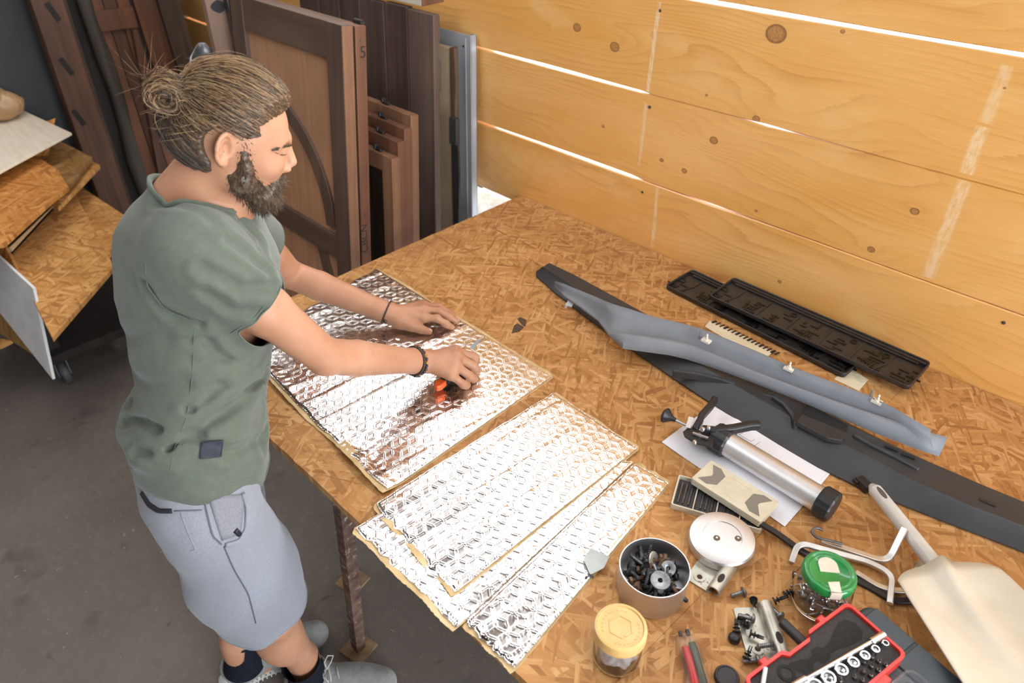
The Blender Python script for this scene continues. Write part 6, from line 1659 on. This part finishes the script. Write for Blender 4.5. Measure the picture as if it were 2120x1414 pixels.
# planks standing left of the panel door
def standing(name, label, u, v, X, wpx, th, ztop, mm, cat='plank', lx=-.10, ly=.02, group=None, rz=0.0):
    c = PX(u, v, X); w = wpx * (c - Vector(_C)).length / FPX
    # foot and head of the centre line, through that point
    f = V(c.x - lx * c.z, c.y - ly * c.z, 0); hd = f + V(lx, ly, 1) * ztop
    r = thing(name, label, cat, f, (0, 0, 0), group)
    zax = (hd - f).normalized(); yax = V(math.sin(rz), math.cos(rz), 0); yax = (yax - zax * yax.dot(zax)).normalized(); xax = yax.cross(zax)
    r.rotation_euler = Matrix((xax, yax, zax)).transposed().to_euler()
    return r, w, (hd - f).length
BG = 'old timbers leaning in the dark corner'
def simple(name, label, u, v, X, wpx, th, ztop, mm, **kw):
    r, w, L = standing(name, label, u, v, X, wpx, th, ztop, mm, group=BG, **kw)
    MB().box((0, 0, L / 2), (th, w, L)).build('board', mm, r, world=False, bevel=.003)
    return r, w, L
W_RED = wood('aged_red_timber', (0.1044, 0.0385, 0.0166), (0.0379, 0.0137, 0.0064), 'z', 22, .7)  # corner timbers: colours darkened to stand in for light falling off there
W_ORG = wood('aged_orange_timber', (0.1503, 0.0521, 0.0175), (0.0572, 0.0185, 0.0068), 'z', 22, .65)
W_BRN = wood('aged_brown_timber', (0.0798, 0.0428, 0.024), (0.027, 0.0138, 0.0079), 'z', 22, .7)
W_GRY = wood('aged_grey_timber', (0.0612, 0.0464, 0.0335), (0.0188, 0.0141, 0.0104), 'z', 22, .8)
W_DRK = wood('shade_dark_timber', (0.0246, 0.0172, 0.0123), (0.0079, 0.0053, 0.004), 'z', 22, .8)  # dark old timber, deepened further with the corner's shade
W_PNK = wood('dusty_pink_timber', (.27, .165, .115), (.17, .10, .07), 'z', 22, .7)
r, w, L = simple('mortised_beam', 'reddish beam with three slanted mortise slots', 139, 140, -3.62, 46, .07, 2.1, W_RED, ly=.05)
for (u, v) in ((113, 25), (138, 138), (160, 242)):
    c = PX(u, v, -3.585); lc = chain(r).inverted() @ c
    MB().box((.0355, lc.y, lc.z), (.004, .022, .075), (.35, 0, 0)).build('mortise', mat('mortise_dark', (.012, .009, .007), rough=.9), r, world=False)
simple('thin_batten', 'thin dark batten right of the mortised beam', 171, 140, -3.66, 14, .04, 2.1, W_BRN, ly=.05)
simple('dark_post', 'dark post between batten and round pole', 192, 140, -3.70, 22, .05, 2.1, W_DRK, ly=.05)
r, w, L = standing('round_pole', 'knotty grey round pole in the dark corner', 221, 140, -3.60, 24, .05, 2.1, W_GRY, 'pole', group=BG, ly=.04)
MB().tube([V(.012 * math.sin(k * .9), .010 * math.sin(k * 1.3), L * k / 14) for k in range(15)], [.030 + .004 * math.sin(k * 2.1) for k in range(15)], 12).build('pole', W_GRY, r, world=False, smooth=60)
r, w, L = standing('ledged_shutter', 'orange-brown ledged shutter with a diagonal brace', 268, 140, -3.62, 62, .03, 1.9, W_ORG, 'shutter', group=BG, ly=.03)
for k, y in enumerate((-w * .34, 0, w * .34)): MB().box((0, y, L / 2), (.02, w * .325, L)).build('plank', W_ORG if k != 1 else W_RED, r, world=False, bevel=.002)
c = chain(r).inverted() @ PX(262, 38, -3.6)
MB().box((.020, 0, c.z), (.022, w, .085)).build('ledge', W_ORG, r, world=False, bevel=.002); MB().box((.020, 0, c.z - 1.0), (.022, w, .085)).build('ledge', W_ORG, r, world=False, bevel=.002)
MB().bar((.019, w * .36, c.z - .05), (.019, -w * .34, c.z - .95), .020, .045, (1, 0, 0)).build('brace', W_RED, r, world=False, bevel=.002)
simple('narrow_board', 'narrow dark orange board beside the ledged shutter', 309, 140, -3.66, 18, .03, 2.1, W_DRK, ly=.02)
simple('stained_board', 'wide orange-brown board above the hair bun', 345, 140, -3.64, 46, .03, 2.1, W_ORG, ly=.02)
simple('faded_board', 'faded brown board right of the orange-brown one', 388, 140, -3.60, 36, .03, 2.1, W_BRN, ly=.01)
simple('pink_plank', 'dusty pink plank with a keyhole just left of the panel door', 456, 60, -2.46, 40, .03, 1.75, W_PNK, ly=.05, lx=-.06)
o = [q for q in COL.objects if q.name.startswith('pink_plank')][0]; lc = chain(o).inverted() @ PX(455, 14, -2.44)
MB().prism([(.020 * math.cos(a) * (1 + .4 * math.cos(2 * a)), .020 * math.sin(a)) for a in np.linspace(0, 6.283, 17)[:-1]], -.001, .0012, Matrix(((0, 0, 1, .0152), (1, 0, 0, lc.y), (0, 1, 0, lc.z), (0, 0, 0, 1)))).build('keyhole', M_INK, o, world=False)
M_GLOSS = mat('dark_glossy_rail', (.022, .018, .016), (.045, .038, .034), 20, rough=.22)
simple('glossy_rail', 'dark glossy rail touching the pink plank', 490, 70, -2.42, 17, .03, 1.75, M_GLOSS, ly=.05, lx=-.06); simple('glossy_rail', 'dark glossy rail nearest the panel door', 507, 80, -2.40, 14, .03, 1.62, M_GLOSS, ly=.05, lx=-.06)
sb, w, L = standing('spade', 'old grey steel spade blade standing between faded board and pink plank', 418, 110, -2.56, 40, .01, 1.30, M_STEEL, 'spade', ly=.06, lx=.02)
m = MB(); rings = []
for k in range(9):
    s_ = k / 8; ww = .062 * (1 - .25 * (1 - s_)) * (1 if s_ < .75 else 1 - ((s_ - .75) / .25) ** 2 * .8); rings.append([V(.012 * (q * q), ww * q, L - .32 + .32 * s_) for q in np.linspace(-1, 1, 9)])
m.ring_faces(rings, closed=False, cap0=False, cap1=False); m.build('blade', mat('old_grey_steel', (.16, .16, .165), (.24, .24, .25), 20, rough=.35, metal=.7), sb, world=False, smooth=180, solid=.003)
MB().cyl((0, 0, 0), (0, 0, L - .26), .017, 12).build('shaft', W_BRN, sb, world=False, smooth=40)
r, w, L = standing('slate_slab', 'bluish grey slab leaning in the far dark corner', 20, 60, -3.80, 150, .03, 1.9, W_DRK, 'slab', group=None, ly=.0)
MB().box((0, -.1, L / 2), (.03, .55, L)).build('slab', mat('slate_grey', (.012, .013, .014), (.018, .019, .020), 10, rough=.6), r, world=False)  # slab grey taken near black, the corner's shade put into the colour
a = PX(-20, 60, -3.86); b = V(-3.78, a.y + .20 * a.z, .0)
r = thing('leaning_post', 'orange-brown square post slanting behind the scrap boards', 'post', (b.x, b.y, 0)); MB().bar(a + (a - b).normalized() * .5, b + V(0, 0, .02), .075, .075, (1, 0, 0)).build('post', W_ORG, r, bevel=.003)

# ------------------------------------------------------------------ scrap boards on a trolley
M_OSB2 = osb('osb_scrap', (1.02, .96, .84), .25, offs=(3.1, 1.7, 0)); M_OSB3 = osb('osb_orange', (1.0, .80, .56), .2, offs=(7.1, 2.2, 0)); M_OSBG = osb('osb_weathered', (.55, .56, .52), .55, offs=(5.3, 4.1, 0))
M_PLY = mat('pale_plywood', (.66, .56, .42), (.74, .65, .51), 6, (1, 8, 1), rough=.6); M_PAINT = mat('scuffed_white_paint', (.58, .57, .56), (.68, .67, .66), 12, rough=.5, spots=(26, .70, (.30, .27, .24)))
M_CUT = mat('sawn_edge', (.42, .27, .13), (.52, .36, .19), 60, (1, 1, 6), rough=.8)
def scrap(name, label, pts, th, mm, cat='board', group='scrap boards heaped on the trolley'):
    q = [P(u, v, z) for u, v, z in pts]; c = sum(q, Vector()) / len(q); r = thing(name, label, cat, (c.x, c.y, c.z - th), group=group)
    MB().slab(q, th).build('board', mm, r, bevel=.001); return r
def sm(name, label, pts, th, mm, cat='board', group='scrap boards heaped on the trolley'):
    q = [P(u, v, z) for u, v, z in pts]; c = sum(q, Vector()) / len(q); m = MB().slab(q, th); mi = Matrix.Translation(-c); m.v = [mi @ p for p in m.v]
    o = m.build(name, mm, None, bevel=.001); o.location = c; return tag(o, label, cat, group)
sm('plywood_sheet', 'pale plywood sheet on top of the scrap heap', [(34, 222, .875), (148, 275, .850), (0, 355, .850), (-110, 420, .850), (-140, 230, .885)], .010, M_PLY)
sm('plywood_offcut', 'small pale plywood corner above the topmost sheet', [(-60, 150, .915), (49, 193, .905), (24, 207, .905), (-60, 215, .910)], .010, M_PLY)
sm('osb_offcut', 'weathered grey OSB offcut with a square corner', [(104, 282, .760), (191, 325, .735), (140, 388, .735), (60, 350, .760)], .018, M_OSBG)
sm('osb_offcut', 'narrow OSB offcut under the weathered grey one', [(120, 300, .715), (206, 341, .700), (120, 430, .690), (60, 400, .71)], .018, M_OSB2)
sm('osb_offcut', 'orange OSB offcut with clipped corners under the plywood', [(68, 318, .800), (121, 352, .780), (141, 387, .770), (108, 412, .765), (8, 503, .755), (-90, 520, .760), (-90, 380, .80)], .018, M_OSB3)
sm('chipboard_strip', 'upright orange chipboard strip behind the plywood corner', [(88, 254, .86), (115, 244, .86), (98, 334, .74), (70, 340, .74)], .016, M_OSB3)
sm('osb_sheet', 'rear OSB panel jutting out towards the man', [(130, 365, .600), (173, 390, .595), (274, 456, .575), (223, 529, .570), (120, 470, .585)], .020, M_OSB2)
sm('osb_sheet', 'dusty square OSB panel in front of the heap', [(22, 529, .610), (150, 392, .640), (236, 551, .560), (108, 699, .535)], .020, M_OSB2)
sm('splintered_strip', 'splintered wood strip between two OSB pieces', [(20, 512, .700), (104, 432, .715), (118, 420, .712), (26, 520, .690)], .012, M_CUT)
sm('painted_board', 'white-painted board hanging off the near edge of the heap', [(-70, 470, .70), (68, 597, .615), (109, 786, .275), (-70, 560, .50)], .010, M_PAINT)
sm('bare_board', 'bare brown board behind the white-painted one', [(-70, 430, .70), (0, 489, .68), (38, 566, .60), (-70, 500, .62)], .012, M_OSB3)
sm('rough_board', 'rough brown board under the white-painted one', [(-70, 568, .47), (20, 640, .40), (75, 730, .31), (68, 735, .29), (0, 690, .30), (-70, 700, .25)], .014, M_OSBG)
sm('low_board', 'low OSB board edge near the floor at the frame side', [(-80, 690, .30), (24, 704, .285), (0, 716, .28), (-80, 730, .28)], .018, M_OSB2)
bg = thing('paper_parcel', 'brown paper parcel under clear tape on the plywood', 'parcel', P(-10, 250, .87))
fp = Field(); cc = A3(P(-12, 218, .93)); fp.add(Ell(cc, ((.7, .7, 0), (.7, -.7, 0), (0, 0, 1)), (.12, .085, .065), .02)); fp.post = lambda p, d: d + .010 * n3(p, 22, 81) + .004 * n3(p, 60, 82)
vv, qq = surface(fp, cc - .17, cc + .17, .006); np_mesh('parcel', vv, qq, mat('brown_paper', (.30, .17, .075), (.42, .26, .13), 14, rough=.35, bump=.3), bg)
tr_ = thing('trolley', 'dark low trolley under the scrap boards', 'trolley', (-3.2, .50, 0))
dk = MB().box((-3.2, .50, .16), (.62, .50, .04)).build('deck', W_DRK, tr_, bevel=.003)
for (x, y) in ((-3.44, .32), (-3.44, .68), (-2.96, .32), (-2.96, .68)):
    MB().bar((x, y, .18), (x, y, .52), .05, .05).build('post', W_DRK, tr_)
    m = MB(); m.lathe([(.048, -.014), (.052, -.008), (.052, .008), (.048, .014)], 24, (x, y, .052), (0, 1, 0)); wh_ = m.build('caster_wheel', mat('caster_grey', (.06, .065, .07), rough=.5), tr_, smooth=40)
    m = MB(); m.lathe([(.022, -.016), (.022, .016)], 18, (x, y, .052), (0, 1, 0)); m.build('hub', mat('caster_blue', (.04, .10, .24), rough=.4), wh_, smooth=40)
    m = MB(); m.box((x, y + .022, .09), (.03, .005, .10)); m.box((x, y - .022, .09), (.03, .005, .10)); m.box((x, y, .137), (.05, .05, .006)); m.build('caster_fork', M_STEEL, tr_)
MB().box((-3.2, .50, .50), (.60, .50, .03)).build('upper_deck', W_DRK, tr_, bevel=.003)

# ------------------------------------------------------------------ grit on the floor
rd = random.Random(77); m = MB()
for i in range(260):
    x = rd.uniform(-3.0, -.6); y = rd.uniform(-.9, .75); s_ = rd.uniform(.0010, .0034) * (1.8 if rd.random() < .06 else 1)
    m.box((x, y, s_ * .3), (s_ * rd.uniform(1, 3.5), s_, s_ * .6), (rd.uniform(-.3, .3), rd.uniform(-.3, .3), rd.uniform(0, 3)))
o = m.build('floor_grit', mat('grit', (.16, .13, .10), (.34, .28, .20), 900, rough=.9)); tag(o, 'pale grit and wood chips scattered over the dark floor', 'grit', kind='stuff')
lf = MB(); c = P(397, 1253, 0); rings = [(c.x + .012 * math.cos(a) * (1 + .45 * math.cos(5 * a)), c.y + .010 * math.sin(a) * (1 + .4 * math.cos(4 * a))) for a in np.linspace(0, 6.283, 25)[:-1]]
lf.prism(rings, .0005, .0022); o = lf.build('dry_leaf', mat('dry_leaf', (.34, .28, .20), (.44, .37, .27), 200, rough=.8)); tag(o, 'small dry pale leaf on the floor behind the man', 'leaf')
